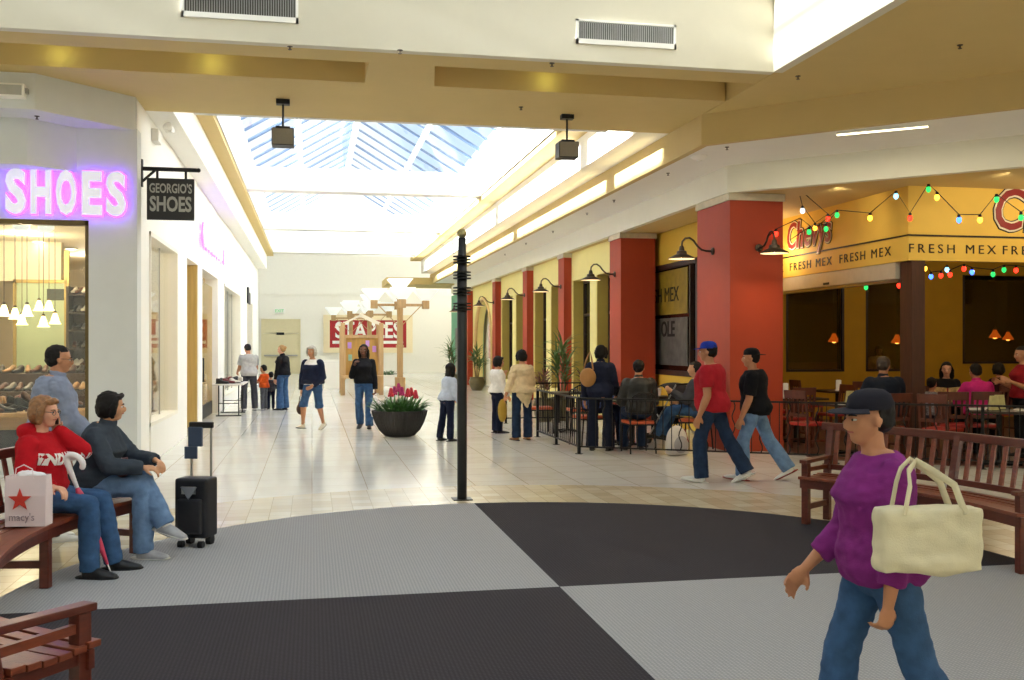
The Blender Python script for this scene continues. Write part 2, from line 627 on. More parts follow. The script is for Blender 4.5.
    for nm, m, spec in outfit['layers']:
        mb = MB()
        infl = spec.get('infl', .017 if spec['type'] == 'top' else .005)
        vx = max(voxel, .0085)
        if spec['type'] == 'top':
            torso_rings(mb, J, infl, spec.get('hem', .10), spec.get('neck', .985), fem, belly, k=1.0, widen_hem=spec.get('flare', 0.0))
            for s in (1, -1):
                sleeve(mb, s, spec.get('sleeve', 1.0), infl if spec.get('sleeve', 1.0) >= .5 else infl * .5, spec.get('cuff'))
            if spec.get('collar'):
                mb.tube([neck - HU * .02 * S, neck + HU * .022 * S + fw * .006 * S], [.042 * S, .039 * S], 16)
            if spec.get('hood'):
                mb.ball(neck - fw * .05 * S - HU * .01 * S, (.075 * S, .05 * S, .04 * S), 14, 8, (ax, fw, HU))
            if spec.get('skirt'):
                ln = spec['skirt'] * S
                c0, a0, f0 = sp(.2)
                mb.tube([c0, c0 - Vector((0, 0, ln * .5)), c0 - Vector((0, 0, ln))], [.098 * S + infl, .105 * S + infl, .112 * S + infl], 18, ell=(1.05, .9), ref=(1, 0, 0))
        elif spec['type'] == 'trousers':
            torso_rings(mb, J, infl, 0.0, spec.get('waist', .30), fem, belly * .8)
            for s in (1, -1):
                hp, kn, an = J['hip', s], J['kn', s], J['an', s]
                w = spec.get('wide', 0.0)
                a, r = seg_pts(hp, kn, [x * S + infl for x in (.057, .052, .043, .037 + w * .3)])
                mb.tube(a, r, 16, roundcap=True)
                upto = spec.get('length', 1.0)
                a, r = seg_pts(kn, an + J['an', s].__sub__(kn).normalized() * .012 * S, [x * S + infl for x in (.037 + w * .3, .037 + w * .5, .031 + w * .8, .026 + w)], 8)
                k = int(round((upto - .5) * 2 * 8))
                if k > 0:
                    mb.tube(a[:k + 1], r[:k + 1], 16)
                mb.ball(kn, .037 * S + infl, 12, 8)
            mb.ball(pel - Pm @ Vector((0, 0, .03 * S)), (.075 * S, .07 * S, .06 * S), 12, 8)
        elif spec['type'] == 'shawl':
            torso_rings(mb, J, .026, .09, .985, fem, 0, widen_hem=.05)
            for s in (1, -1):
                sleeve(mb, s, spec.get('sleeve', .8), .024)
            for t in (0.0, .33, .66):
                for s in (1, -1):
                    a = J['sh'][s].lerp(J['el', s], .5)
                    c0, a0, f0 = sp(.35)
                    mb.tube([a, c0 + a0 * s * .09 * S], [.05 * S, .04 * S], 12, roundcap=True)
            c0, a0, f0 = sp(.4)
            mb.tube([c0 - f0 * .05 * S, c0 - f0 * .062 * S - Vector((0, 0, .13 * S)), c0 - f0 * .068 * S + a0 * .03 * S - Vector((0, 0, .25 * S))], [.105 * S, .088 * S, .015 * S], 14, ell=(1.1, .5), ref=a0, roundcap=True)
        me = remesh(mb, vx, 3, spec.get('wrinkle', .006), 11 / S * 1.6, seed)
        me.materials.append(m)
        o = move(link(nm, me, root, smooth=True))
        seed += 3.1
        if spec.get('print'):
            J['print'] = o
    if outfit.get('socks'):
        for s in (1, -1):
            an, kn = J['an', s], J['kn', s]
            o_ = MB().tube([an - (kn - an).normalized() * .02 * S, an + (kn - an).normalized() * .06 * S], [.027 * S, .025 * S], 14).build('sock', outfit['socks'], root, smooth=True)
            move(o_)
    # ---- shoes
    sm = outfit.get('shoes')
    if sm:
        sole_m = outfit.get('soles', MATS.get('rubber_dark') or mat('rubber_dark', '1c1b1b', .8))
        for s in (1, -1):
            an, td = J['an', s], J['toe', s]
            sd = td.cross(Vector((0, 0, 1))).normalized()
            upv = sd.cross(td).normalized()
            b = an - upv * .026 * S - td * .028 * S
            mbs = MB()
            bk = outfit.get('bulky', 1.0)
            mbs.tube([an + upv * .008 * S - td * .004 * S, b + td * .02 * S, b + td * .06 * S, b + td * fl * .72 - upv * .004 * S, b + td * fl * .98 - upv * .007 * S],
                     [x * S * bk for x in (.025, .027, .027, .025, .019)], 14, ell=[(1, 1), (1.0, .95), (1.0, .92), (1.12, .74), (1.2, .64)], ref=sd, roundcap=True)
            me = remesh(mbs, max(.007, voxel * .8), 3)
            me.materials.append(sm)
            o = move(link('shoe', me, root, smooth=True))
            so = MB()
            pts = [b - td * .008 * S - upv * .013 * S, b + td * .05 * S - upv * .013 * S, b + td * fl * .75 - upv * .013 * S, b + td * fl * 1.0 - upv * .012 * S]
            so.tube(pts, [x * S * bk for x in (.022, .026, .028, .021)], 12, ell=(1, .30), ref=sd, roundcap=True)
            so.build('sole', sole_m, o, smooth=True)
    # ---- hair
    hm_ = outfit.get('hair_mat')
    if hair and hm_:
        mb = MB()
        g = 1.0
        mb.ball(hp_(0, -.10, .165), (.385 * q, .44 * q, .395 * q), 20, 14, AX)
        if hair in ('short', 'crop'):
            mb.ball(hp_(0, -.22, -.02), (.345 * q, .30 * q, .30 * q), 16, 10, AX)
            if hair == 'short':
                mb.ball(hp_(0, .1, .37), (.28 * q, .27 * q, .13 * q), 14, 8, AX)
        elif hair == 'bob':
            mb.ball(hp_(0, -.19, -.04), (.43 * q, .36 * q, .44 * q), 18, 12, AX)
            for s in (1, -1):
                mb.tube([hp_(s * .30, .14, .25), hp_(s * .38, .08, 0), hp_(s * .36, .04, -.32)], [.10 * q, .13 * q, .10 * q], 10, roundcap=True)
            mb.tube([hp_(-.26, .22, .33), hp_(0, .30, .40), hp_(.26, .22, .33)], [.09 * q, .11 * q, .09 * q], 10, roundcap=True)
        elif hair == 'long':
            for s in (1, -1):
                mb.tube([hp_(s * .28, .12, .28), hp_(s * .39, .02, -.05), hp_(s * .37, -.08, -.5), hp_(s * .30, -.18, -.95)], [.09 * q, .13 * q, .15 * q, .08 * q], 10, roundcap=True)
            mb.tube([hp_(0, -.25, .1), hp_(0, -.33, -.4), hp_(0, -.36, -.95), hp_(0, -.34, -1.25)], [.36 * q, .36 * q, .32 * q, .15 * q], 14, ell=(1.1, .5), ref=HR, roundcap=True)
        elif hair == 'bun':
            mb.ball(hp_(0, -.22, -.02), (.345 * q, .30 * q, .30 * q), 16, 10, AX)
            mb.ball(hp_(0, -.50, .18), .19 * q, 12, 8)
        me = remesh(mb, max(.007, voxel * .8), 2, .006, 30, seed)
        # keep the face clear
        bm = bmesh.new(); bm.from_mesh(me)
        kill = []
        for v in bm.verts:
            d = v.co - hc
            x, y, z = d.dot(HR) / q, d.dot(HF) / q, d.dot(HU) / q
            wlim = .31 if hair in ('bob', 'long') else .40
            ylim = .12 if hair in ('bob', 'long') else -.02
            zt = .24 if hair in ('bob',) else .29
            if y > ylim and z < zt and abs(x) < wlim and z > -1.0:
                kill.append(v)
        bmesh.ops.delete(bm, geom=kill, context='VERTS')
        bm.to_mesh(me); bm.free()
        me.materials.append(hm_)
        o = move(link('hair', me, root, smooth=True))
        sd_ = o.modifiers.new('thick', 'SOLIDIFY'); sd_.thickness = .012; sd_.offset = -1
    # ---- cap, glasses
    if outfit.get('cap'):
        mb = MB()
        prof = [(.40 * q, 0), (.405 * q, .10 * q), (.36 * q, .26 * q), (.24 * q, .36 * q), (.05 * q, .395 * q)]
        M4 = Matrix.Translation(hp_(0, -.07, .17)) @ Matrix((HR, HF * 1.1, HU)).transposed().to_4x4()
        mb.lathe(prof, 22, mtx=M4)
        c = move(mb.build('cap', outfit['cap'], root, smooth=True))
        vb = MB()
        pts = []
        fwdk = outfit.get('brim', 1)
        for rr in (.36, .80):
            for i in range(11):
                a = math.pi * (.16 + .68 * i / 10)
                pts.append(hp_(math.cos(a) * rr * (.95 if rr > .5 else 1), (math.sin(a) * rr + (.02 if rr < .5 else -.02)) * fwdk - .06, .19 - (.05 if rr > .5 else 0)))
        n0 = len(pts)
        pts += [p + HU * .025 * q for p in pts]
        fs = []
        for i in range(10):
            fs += [(i, i + 1, 11 + i + 1, 11 + i), (n0 + i, n0 + 11 + i, n0 + 12 + i, n0 + i + 1), (i + 11, i + 12, n0 + i + 12, n0 + i + 11), (i, n0 + i, n0 + i + 1, i + 1)]
        fs += [(0, 11, n0 + 11, n0), (10, n0 + 10, n0 + 21, 21)]
        vb.add(pts, fs)
        vb.build('brim', outfit['cap'], c)
    if outfit.get('glasses'):
        mb = MB()
        for s in (1, -1):
            ring = [hp_(s * .145 + math.cos(a) * .10, .425 - abs(math.cos(a) * .10 + s * s * .0) * .15, .0 + math.sin(a) * .075) for a in [2 * math.pi * i / 12 for i in range(13)]]
            mb.tube(ring, .010 * q, 5)
            mb.tube([hp_(s * .245, .40, .02), hp_(s * .33, .2, .03), hp_(s * .36, -.03, .02)], .010 * q, 5)
        mb.tube([hp_(-.045, .44, .02), hp_(.045, .44, .02)], .009 * q, 5)
        move(mb.build('eyeglasses', outfit['glasses'], root, smooth=True))
    J['up'] = up
    J['root'] = root
    M = Matrix.Translation(Vector(loc)) @ Matrix.Rotation(R(facing), 4, 'Z') @ Matrix.Translation(up)
    J['world'] = lambda p: M @ Vector(p)
    J['wdir'] = lambda p: (M.to_3x3() @ Vector(p)).normalized()
    J['hp'] = lambda x, y, z: M @ hp_(x, y, z)
    return J
# ------------------------------------------------------------------ the setting
CREAM = mat('cream_paint', 'f1ecdd', 0.7, var=0.015, scale=3)
TAN = mat('tan_paint', 'd2b97c', 0.75, var=0.015, scale=3)
WHITE = mat('white_paint', 'f5f3ec', 0.7, var=0.01, scale=3)
GREY_W = mat('grey_plaster', 'dadcd9', 0.75, var=0.02, scale=4)
BLACK = mat('black_metal', '17181a', 0.45, 0.3, var=0.1)
DARK = mat('dark_void', '0b0a0b', 0.6, var=0.2)
RED = mat('terracotta_paint', 'a63a1b', 0.65, var=0.03, scale=5)
YELLOW = mat('yellow_paint', 'd8b23c', 0.7, var=0.03, scale=4)
PALEY = mat('pale_yellow_paint', 'eddf92', 0.7, var=0.02, scale=4)
OLIVE = mat('ochre_paint', 'b8a24e', 0.7, var=0.03, scale=4)
ALU = mat('brushed_aluminium', 'a9a9a6', 0.35, 0.8, var=0.05)
BRONZE = mat('dark_bronze', '4d4136', 0.45, 0.6, var=0.08)

def tile_floor():
    m = bpy.data.materials.new('polished_tile'); m.use_nodes = True
    nt = m.node_tree; b = nt.nodes['Principled BSDF']
    tc = nt.nodes.new('ShaderNodeTexCoord')
    br = nt.nodes.new('ShaderNodeTexBrick')
    br.offset = 0.0; br.squash = 1.0
    br.inputs['Scale'].default_value = 1.0
    br.inputs['Brick Width'].default_value = 0.62
    br.inputs['Row Height'].default_value = 0.62
    br.inputs['Mortar Size'].default_value = 0.006
    br.inputs['Mortar Smooth'].default_value = 0.3
    br.inputs['Color1'].default_value = srgb('e0dfda') + (1,)
    br.inputs['Color2'].default_value = srgb('d8d5cc') + (1,)
    br.inputs['Mortar'].default_value = srgb('b0a792') + (1,)
    nt.links.new(tc.outputs['Object'], br.inputs['Vector'])
    nz = nt.nodes.new('ShaderNodeTexNoise'); nz.inputs['Scale'].default_value = 2.2; nz.inputs['Detail'].default_value = 6; nz.inputs['Distortion'].default_value = 1.2
    nt.links.new(tc.outputs['Object'], nz.inputs['Vector'])
    mx = nt.nodes.new('ShaderNodeMixRGB'); mx.blend_type = 'OVERLAY'; mx.inputs['Fac'].default_value = .22
    nt.links.new(br.outputs['Color'], mx.inputs[1]); nt.links.new(nz.outputs['Fac'], mx.inputs[2])
    nt.links.new(mx.outputs[0], b.inputs['Base Color'])
    b.inputs['Roughness'].default_value = 0.16
    b.inputs['Specular IOR Level'].default_value = 0.6
    return m
def mosaic():
    m = bpy.data.materials.new('small_stone_tile'); m.use_nodes = True
    nt = m.node_tree; b = nt.nodes['Principled BSDF']
    tc = nt.nodes.new('ShaderNodeTexCoord')
    br = nt.nodes.new('ShaderNodeTexBrick'); br.offset = 0.0
    br.inputs['Scale'].default_value = 1.0
    br.inputs['Brick Width'].default_value = 0.2; br.inputs['Row Height'].default_value = 0.2
    br.inputs['Mortar Size'].default_value = 0.004
    br.inputs['Color1'].default_value = srgb('d3c8ae') + (1,)
    br.inputs['Color2'].default_value = srgb('bdae90') + (1,)
    br.inputs['Mortar'].default_value = srgb('a5987c') + (1,)
    nt.links.new(tc.outputs['Object'], br.inputs['Vector'])
    nt.links.new(br.outputs['Color'], b.inputs['Base Color'])
    b.inputs['Roughness'].default_value = 0.22
    return m
MARBLE, MOSAIC = tile_floor(), mosaic()

def box_struct(name, boxes, m, **kw):
    mb = MB()
    for b in boxes:
        mb.box(*b)
    return struct(mb.build(name, m, **kw))

# floor
struct(MB().box(-14, 22, -7, 62, -0.2, 0).build('floor', MARBLE))
CX, CY, CR = 1.63, 6.52, 3.62
def ring(r0, r1, z0, z1, n=96):
    mb = MB()
    vs, fs = [], []
    for k in range(n):
        a = 2 * math.pi * k / n
        for r, z in ((r0, z0), (r1, z0), (r1, z1), (r0, z1)):
            vs.append((CX + math.cos(a) * r, CY + math.sin(a) * r, z))
    for k in range(n):
        for j in range(4):
            a, b = k * 4 + j, k * 4 + (j + 1) % 4
            c, d = ((k + 1) % n) * 4 + j, ((k + 1) % n) * 4 + (j + 1) % 4
            fs.append((a, b, d, c))
    return mb.add(vs, fs)
struct(ring(CR + .005, 4.92, -.01, .003).build('trim_1', MOSAIC))
def carpet_mat(name, a, b):
    m = bpy.data.materials.new(name); m.use_nodes = True
    nt = m.node_tree; bs = nt.nodes['Principled BSDF']
    tc = nt.nodes.new('ShaderNodeTexCoord')
    w1 = nt.nodes.new('ShaderNodeTexWave'); w1.bands_direction = 'X'; w1.inputs['Scale'].default_value = 14; w1.inputs['Distortion'].default_value = 1.5; w1.inputs['Detail Scale'].default_value = 9
    w2 = nt.nodes.new('ShaderNodeTexWave'); w2.bands_direction = 'Y'; w2.inputs['Scale'].default_value = 14; w2.inputs['Distortion'].default_value = 1.5; w2.inputs['Detail Scale'].default_value = 9
    nz = nt.nodes.new('ShaderNodeTexNoise'); nz.inputs['Scale'].default_value = 140
    for w in (w1, w2, nz):
        nt.links.new(tc.outputs['Object'], w.inputs['Vector'])
    mu = nt.nodes.new('ShaderNodeMath'); mu.operation = 'MULTIPLY'
    nt.links.new(w1.outputs['Fac'], mu.inputs[0]); nt.links.new(w2.outputs['Fac'], mu.inputs[1])
    ad = nt.nodes.new('ShaderNodeMath'); ad.operation = 'MULTIPLY_ADD'; ad.inputs[1].default_value = .6
    nt.links.new(mu.outputs[0], ad.inputs[0])
    hf = nt.nodes.new('ShaderNodeMath'); hf.operation = 'MULTIPLY'; hf.inputs[1].default_value = .55
    nt.links.new(nz.outputs['Fac'], hf.inputs[0]); nt.links.new(hf.outputs[0], ad.inputs[2])
    rp = nt.nodes.new('ShaderNodeValToRGB')
    rp.color_ramp.elements[0].color = srgb(a) + (1,); rp.color_ramp.elements[1].color = srgb(b) + (1,)
    nt.links.new(ad.outputs[0], rp.inputs['Fac']); nt.links.new(rp.outputs['Color'], bs.inputs['Base Color'])
    bp = nt.nodes.new('ShaderNodeBump'); bp.inputs['Strength'].default_value = .5; bp.inputs['Distance'].default_value = .006
    nt.links.new(ad.outputs[0], bp.inputs['Height']); nt.links.new(bp.outputs['Normal'], bs.inputs['Normal'])
    bs.inputs['Roughness'].default_value = 0.95; bs.inputs['Specular IOR Level'].default_value = 0.1
    return m
CL = carpet_mat('light_grey_carpet', '88888a', 'b8b8ba')
CD = carpet_mat('charcoal_carpet', '2e2b2e', '4c484d')
rc = thing('round_carpet', 'large round carpet in four light grey and charcoal quarters on the tiled floor', 'carpet', (CX, CY, 0))
for q, m in ((0, CD), (1, CL), (2, CD), (3, CL)):
    poly = [(0, 0)] + [(math.cos(a) * CR, math.sin(a) * CR) for a in [math.pi / 2 * (q + i / 28) for i in range(29)]]
    o = MB().prism(poly, .008).build('quarter', m, rc)
    o['label'] = 'light grey quarter' if q % 2 else 'charcoal quarter'

ZS, ZL, ZW = 4.78, 4.36, 3.95           # soffit, dropped soffit, restaurant-side soffit
XL, XR = -2.2, 6.25

# ---- plaza ceiling ring (soffit) with two coffers
def slab(mb, poly, z0, z1):
    mb.prism(poly, z1 - z0, Matrix.Translation((0, 0, z0)))
mb = MB()
Y0, Y1 = 10.72, 14.15
YA, YB = 11.25, 12.12
T = 0.35
slab(mb, [(-12, Y0), (5.23, Y0), (5.23, YA), (-12, YA)], ZS, ZS + T)
slab(mb, [(-12, YB), (5.23, YB), (5.23, Y1), (-12, Y1)], ZS, ZS + T)
slab(mb, [(.62, YA), (1.36, YA), (1.46, YB), (.62, YB)], ZS, ZS + T)
slab(mb, [(5.25, -7), (13, -7), (13, 5.2), (5.5, 12.78), (5.25, 12.95)], ZS, ZS + T)
slab(mb, [(5.23, 12.9), (5.45, 12.72), (5.45, 14.15), (5.23, 14.15)], ZS, ZS + T)
struct(mb.build('ceiling', TAN))
box_struct('ceiling.001', [(-12, 5.3, YA - .1, YB + .1, ZS + T, ZS + T + .08)], TAN)     # lids of the coffers
# ---- fascia around the plaza opening, and the lantern over it
box_struct('trim_2', [(-12, 5.23, Y0 - .02, Y0 + .1, ZS - .006, 5.62), (5.21, 5.33, -7, Y0, ZS - .006, 5.62), (-12, 5.6, Y0 - .06, Y0 + .35, 5.62, 5.70), (5.17, 5.6, -7, Y0, 5.62, 5.70)], mat('fascia_cream', 'ddd7c4', .75, var=.01))
box_struct('wall_lantern', [(-12, 5.7, Y0 + .25, Y0 + .35, 5.70, 8.0), (5.5, 5.6, -7, Y0 + .3, 5.70, 8.0)], WHITE)

# ---- right side: dropped soffit box, chamfered at the plaza corner
A1, A2 = Vector((5.22, 12.9)), Vector((13.0, 5.12))
mb = MB()
YE = 45.0
slab(mb, [(5.3, YE), (5.3, 12.93), (12.95, 5.25), (12.95, 7.7), (6.25, 14.33), (6.25, YE)], ZL + .004, ZL + .06)
struct(mb.build('ceiling.002', WHITE))
mb = MB()
slab(mb, [(5.22, YE), (5.22, 12.9), (13.0, 5.12), (13.0, 5.26), (5.32, 12.94), (5.32, YE)], ZL, ZS + .02)
struct(mb.build('trim_3', mat('fascia_paint', 'cdb47a', .75, var=.015, scale=3)))
mb = MB()
slab(mb, [(6.2, YE), (6.2, 14.3), (13.0, 7.5), (13.0, 7.7), (6.32, 14.36), (6.32, YE)], ZW, ZL + .04)
struct(mb.build('trim_4', mat('fascia_white', 'e6e2d2', .75, var=.015, scale=3)))
mb = MB()
slab(mb, [(6.25, YE), (6.25, 14.3), (13.0, 7.55), (21, 7.55), (21, 26), (7.6, 26), (7.6, YE)], ZW + .01, ZW + .08)
struct(mb.build('ceiling.003', TAN))

# ---- tiers of the hall's right side (4.78 to 5.35) and of its left side
box_struct('trim_5', [(4.72, 4.84, Y1, 44, ZS, 5.35), (4.74, 5.3, Y1 + .01, 44, ZS + .003, ZS + .05)], WHITE)
box_struct('trim_6', [(4.27, 4.84, Y1, 44.4, 5.353, 5.42), (4.27, 4.33, Y1, 44.4, 5.42, 5.50)], TAN)
box_struct('trim_7', [(-1.96, -1.84, Y1, 42.5, ZS, 5.35), (XL - .02, -1.86, Y1 + .01, 42.5, ZS + .003, ZS + .05)], WHITE)
box_struct('trim_8', [(-1.96, -1.58, Y1, 43, 5.35, 5.42), (-1.64, -1.58, Y1, 43, 5.42, 5.50)], TAN)
WX0, WX1, EA, RI = -1.58, 4.27, 6.62, 8.4
XM = (WX0 + WX1) / 2
box_struct('wall_skylight_left', [(WX0 - .12, WX0, Y1, 43, 5.45, EA)], WHITE)
box_struct('wall_skylight_right', [(WX1, WX1 + .12, Y1, 43, 5.45, EA + .15)], WHITE)
box_struct('trim_9', [(WX0, WX1, Y1 - .02, Y1 + .12, ZS - .0, 5.55)], WHITE)
mb = MB()
for y in (Y1, 42.9):
    vs = [(WX0 - .1, y, 5.5 if y < 20 else 5.4), (WX1 + .1, y, 5.5 if y < 20 else 5.4), (WX1 + .1, y, EA), (XM, y, RI), (WX0 - .1, y, EA)]
    mb.prism([(p[0], p[2]) for p in vs], .1, Matrix.Translation((0, y + .1, 0)) @ Matrix.Rotation(R(90), 4, 'X'))
struct(mb.build('wall_skylight_ends', WHITE))
# beams across the well
for y in (16.8, 25.3, 33.8, 42.3):
    mb = MB().box(WX0, WX1, y, y + .5, 5.45, 6.02).box(WX0 + .5, WX1 - .5, y - .012, y, 5.60, 5.615)
    b = mb.build('ceiling_beam', WHITE, bevel=.01)
    b['kind'] = 'structure'
# gable skylight: one glazed unit per bay, glass in each slope, bars, purlins, ridge
SKYG = glass('skylight_glass', (.96, .98, 1.0), .03, .02)
BARM = mat('skylight_bar', '6b84a6', .5, .3, var=.03)
for i, (ya, yb) in enumerate(((14.3, 17.0), (17.1, 25.5), (25.6, 34.0), (34.1, 42.5))):
    w = thing('window_%d' % (i + 1), 'gabled skylight of slanting glass over the hall', 'skylight', (XM, ya, EA))
    w['kind'] = 'structure'
    hw, rise, ln = (WX1 - WX0) / 2 + .05, RI - EA, yb - ya
    for s in (-1, 1):
        MB().add([(s * hw, 0, 0), (s * hw, ln, 0), (0, ln, rise), (0, 0, rise)], [(0, 1, 2, 3)]).build('pane', SKYG, w)
        mb = MB()
        n = max(2, int(round(ln / 1.2)))
        for k in range(n + 1):
            y = ln * k / n
            mb.bar((s * hw, y, .02), (0, y, rise + .02), .045, .06)
        mb.build('glazing_bar', BARM, w)
        MB().bar((s * hw * .56, 0, rise * .44 - .05), (s * hw * .56, ln, rise * .44 - .05), .10, .12).build('purlin', WHITE, w)
        MB().bar((s * hw, 0, 0), (s * hw, ln, 0), .14, .12).build('eave_rail', WHITE, w)
    MB().bar((0, 0, rise), (0, ln, rise), .16, .14).build('ridge_bar', WHITE, w)
# roof decks beside the skylight
box_struct('roof', [(-14, WX0 - .1, 12, 46, 6.6, 6.7), (WX1 + .1, 22, 11.3, 46, 6.75, 6.85), (4.8, 22, 11.3, 11.4, ZS + .4, 6.7), (-14, -1.9, 11.3, 11.4, ZS + .4, 6.5),
                    (-14, 5.3, 11.0, 14.1, 5.9, 6.0)], WHITE)

# ---- plaza enclosure and its skylight
box_struct('wall_back', [(-12.2, 13.2, -7.2, -7, 0, 8)], CREAM)
box_struct('wall_plaza_left', [(-12.2, -12, -7, 13.3, 0, 8)], CREAM)
box_struct('wall_plaza_right', [(13.0, 13.2, -7, 5.1, 0, ZS)], CREAM)
pl = thing('window_5', 'skylight over the plaza', 'skylight', (-3.2, 1.85, 8.0)); pl['kind'] = 'structure'
MB().add([(-8.8, -8.85, 0), (8.8, -8.85, 0), (8.8, 8.95, 0), (-8.8, 8.95, 0)], [(0, 1, 2, 3)]).build('pane', glass('tinted_skylight_glass', (.80, .81, .80), .05, .02), pl)
mb = MB()
for k in range(15):
    x = -8.8 + 17.6 * k / 14
    mb.bar((x, -8.85, 0), (x, 9.1, 0), .08, .14)
mb.build('glazing_bar', WHITE, pl)
mb = MB()
for y in (-8.8, -4.4, 0, 4.4, 9.0):
    mb.bar((-8.8, y, -.1), (8.8, y, -.1), .2, .3)
mb.build('purlin', WHITE, pl)

# ---- left wall of the hall with its openings
TRIMW = mat('jamb_white', 'f1ecde', .6, var=.01)
mb = MB()
segs = [(13.45, 14.5), (17.35, 18.75), (20.55, 21.3), (24.75, 26.4), (32.2, 35.6), (38.6, 43.0)]
for a, b in segs:
    mb.box(XL - .3, XL, a, b, 0, 3.2)
mb.box(XL - .3, XL, 13.45, 43.0, 3.2, 4.86)
mb.box(XL - .3, XL + .02, 14.5, 17.35, 0, .5)
mb.box(XL - .3, XL + .02, 26.4, 32.2, 0, .3)
struct(mb.build('wall_left', WHITE))
box_struct('wall_left_end', [(-9.0, XL - .0, 42.9, 43.1, 0, 6.7)], WHITE)

CLEAR = glass('shop_glass', (.97, .98, .97), .04, .01)
def hall_window(name, y0, y1, z0, z1, mull, fm):
    w = struct(thing(name, 'tall shop window in the white wall of the hall', 'window', (XL, y0, 0)))
    ln = y1 - y0
    mb = MB()
    for y in (0, ln):
        mb.box(-.2, .02, y - .05 if y else 0, y if y else .05, z0, z1)
    mb.box(-.2, .02, 0, ln, z1 - .06, z1)
    mb.box(-.2, .02, 0, ln, z0, z0 + .05)
    mb.build('window_frame', fm, w)
    MB().box(-.14, -.13, .05, ln - .05, z0 + .05, z1 - .06).build('pane', CLEAR, w)
    mb = MB()
    for k in mull:
        mb.box(-.145, -.125, ln * k - .006, ln * k + .006, z0, z1)
    mb.build('glass_joint', ALU, w)
hall_window('window_6', 14.5, 17.35, .5, 3.2, (.33, .66), TRIMW)
hall_window('window_7', 26.4, 32.2, .3, 3.2, (.25, .5, .75), TRIMW)
hall_window('window_8', 35.6, 38.6, 0, 3.2, (.5,), TRIMW)
OAK = mat('pale_oak', 'c8ab68', .5, var=.12, scale=3, stretch=(6, 6, .5))
box_struct('trim_10', [(XL - .42, XL - .36, 18.75, 20.55, 0, 3.2), (XL - .36, XL - .02, 20.5, 20.55, 0, 3.2), (XL - .36, XL - .02, 18.75, 18.80, 0, 3.2)], OAK)
d = struct(thing('door_1', 'tall glass shop door with black fittings in the white hall wall', 'door', (XL - .12, 24.6, 0)))
YG = glass('warm_door_glass', (.82, .70, .36), .08, .02)
MB().box(-.012, 0, -3.2, 0, .32, 3.0).build('pane', YG, d)
MB().box(-.02, .01, -3.2, 0, .02, .32).build('kick_plate', BLACK, d)
MB().box(-.03, .02, -3.2, -2.2, 2.92, 3.05).build('closer', BLACK, d)
MB().tube([(.0, -2.6, 1.35), (.07, -2.6, 1.35), (.07, -2.6, .85), (0, -2.6, .85)], .018, 8).build('door_handle', BLACK, d)
# rooms behind the left wall
SHOPW = mat('shop_wall', 'e6dcc0', .7, var=.02)
GREENP = mat('pale_green_panel', 'b9cba6', .5, var=.02)
box_struct('wall_shop', [(-12, -11.8, 13.4, 26, 0, 3.6), (-12, XL - .3, 25.8, 26, 0, 3.6), (-12, XL - .3, 43.0, 43.2, 0, 3.6), (-7.2, -7, 26, 43, 0, 3.6)], SHOPW)
box_struct('ceiling.004', [(-12, XL - .3, 13.7, 43, 3.45, 3.6)], SHOPW)
box_struct('floor.001', [(-12, XL - .3, 13.5, 43, 0, .012)], mat('shop_floor', 'a08a62', .35, var=.05))

# ---- plaza left: bulkhead and shop front
mb = MB()
slab(mb, [(-2.2, 13.4), (-3.15, 12.45), (-12, 12.45), (-12, 13.5), (-2.2, 13.5)], ZL, ZS + .02)
struct(mb.build('wall_bulkhead', GREY_W))
mb = MB()
slab(mb, [(-2.9, 13.4), (-3.36, 12.94), (-12, 12.94), (-12, 13.5), (-2.9, 13.5)], 3.80, ZL + .02)
struct(mb.build('wall_signboard', GREY_W))
mb = MB()
mb.box(-2.76, XL + .02, 13.4, 13.7, 0, ZL + .02)
mb.box(-12, -2.76, 13.4, 13.7, 3.2, ZL)
mb.box(-12, -2.76, 13.4, 13.7, 0, .3)
struct(mb.build('wall_shopfront', GREY_W))
w = struct(thing('window_9', 'large shop window under the lilac sign', 'window', (-12, 13.5, 0)))
MB().box(0, 9.2, 0, .012, .3, 3.2).build('pane', CLEAR, w)
mb = MB()
mb.box(0, 9.24, -.06, .06, 3.14, 3.22); mb.box(9.19, 9.24, -.06, .06, .3, 3.2)
mb.build('window_frame', mat('bronze_frame', '6b5a33', .4, .5), w)

# ---- far court: end wall, side walls, ceiling with daylight
FY = 58.0
box_struct('wall_far', [(-10, 10, FY, FY + .2, 0, 4.55), (-10, 10, FY + .35, FY + .5, 4.5, 9), (-10, 10, FY - .04, FY + .5, 4.48, 4.62)], mat('far_wall_paint', 'f5f2e8', .7, var=.01))
box_struct('wall_court_left', [(-10.2, -10, 43, FY + .4, 0, 9)], CREAM)
box_struct('wall_court_right', [(10, 10.2, 47, FY + .4, 0, 9), (7.6, 10.1, 47, 47.2, 0, 9)], CREAM)
mb = MB()
mb.box(-10.2, -6, 43, FY + .5, 8.9, 9.1).box(7, 10.2, 43, FY + .5, 8.9, 9.1).box(-6, 7, 43, 44.5, 8.9, 9.1).box(-6, 7, FY - 1, FY + .5, 8.9, 9.1)
mb.box(-10.2, 10.2, 42.95, 43.05, 6.6, 9.0)
struct(mb.build('ceiling.005', CREAM))
w = struct(thing('window_10', 'skylight over the far court', 'skylight', (.5, 50.7, 9.0)))
MB().add([(-6.5, -6.3, 0), (6.5, -6.3, 0), (6.5, 6.4, 0), (-6.5, 6.4, 0)], [(0, 1, 2, 3)]).build('pane', SKYG, w)
mb = MB()
for k in range(11):
    mb.bar((-6.5 + 1.3 * k, -6.3, 0), (-6.5 + 1.3 * k, 6.4, 0), .08, .14)
mb.build('glazing_bar', WHITE, w)
box_struct('trim_11', [(3.2, 10, 44, 47, 4.3, 4.6)], TAN)

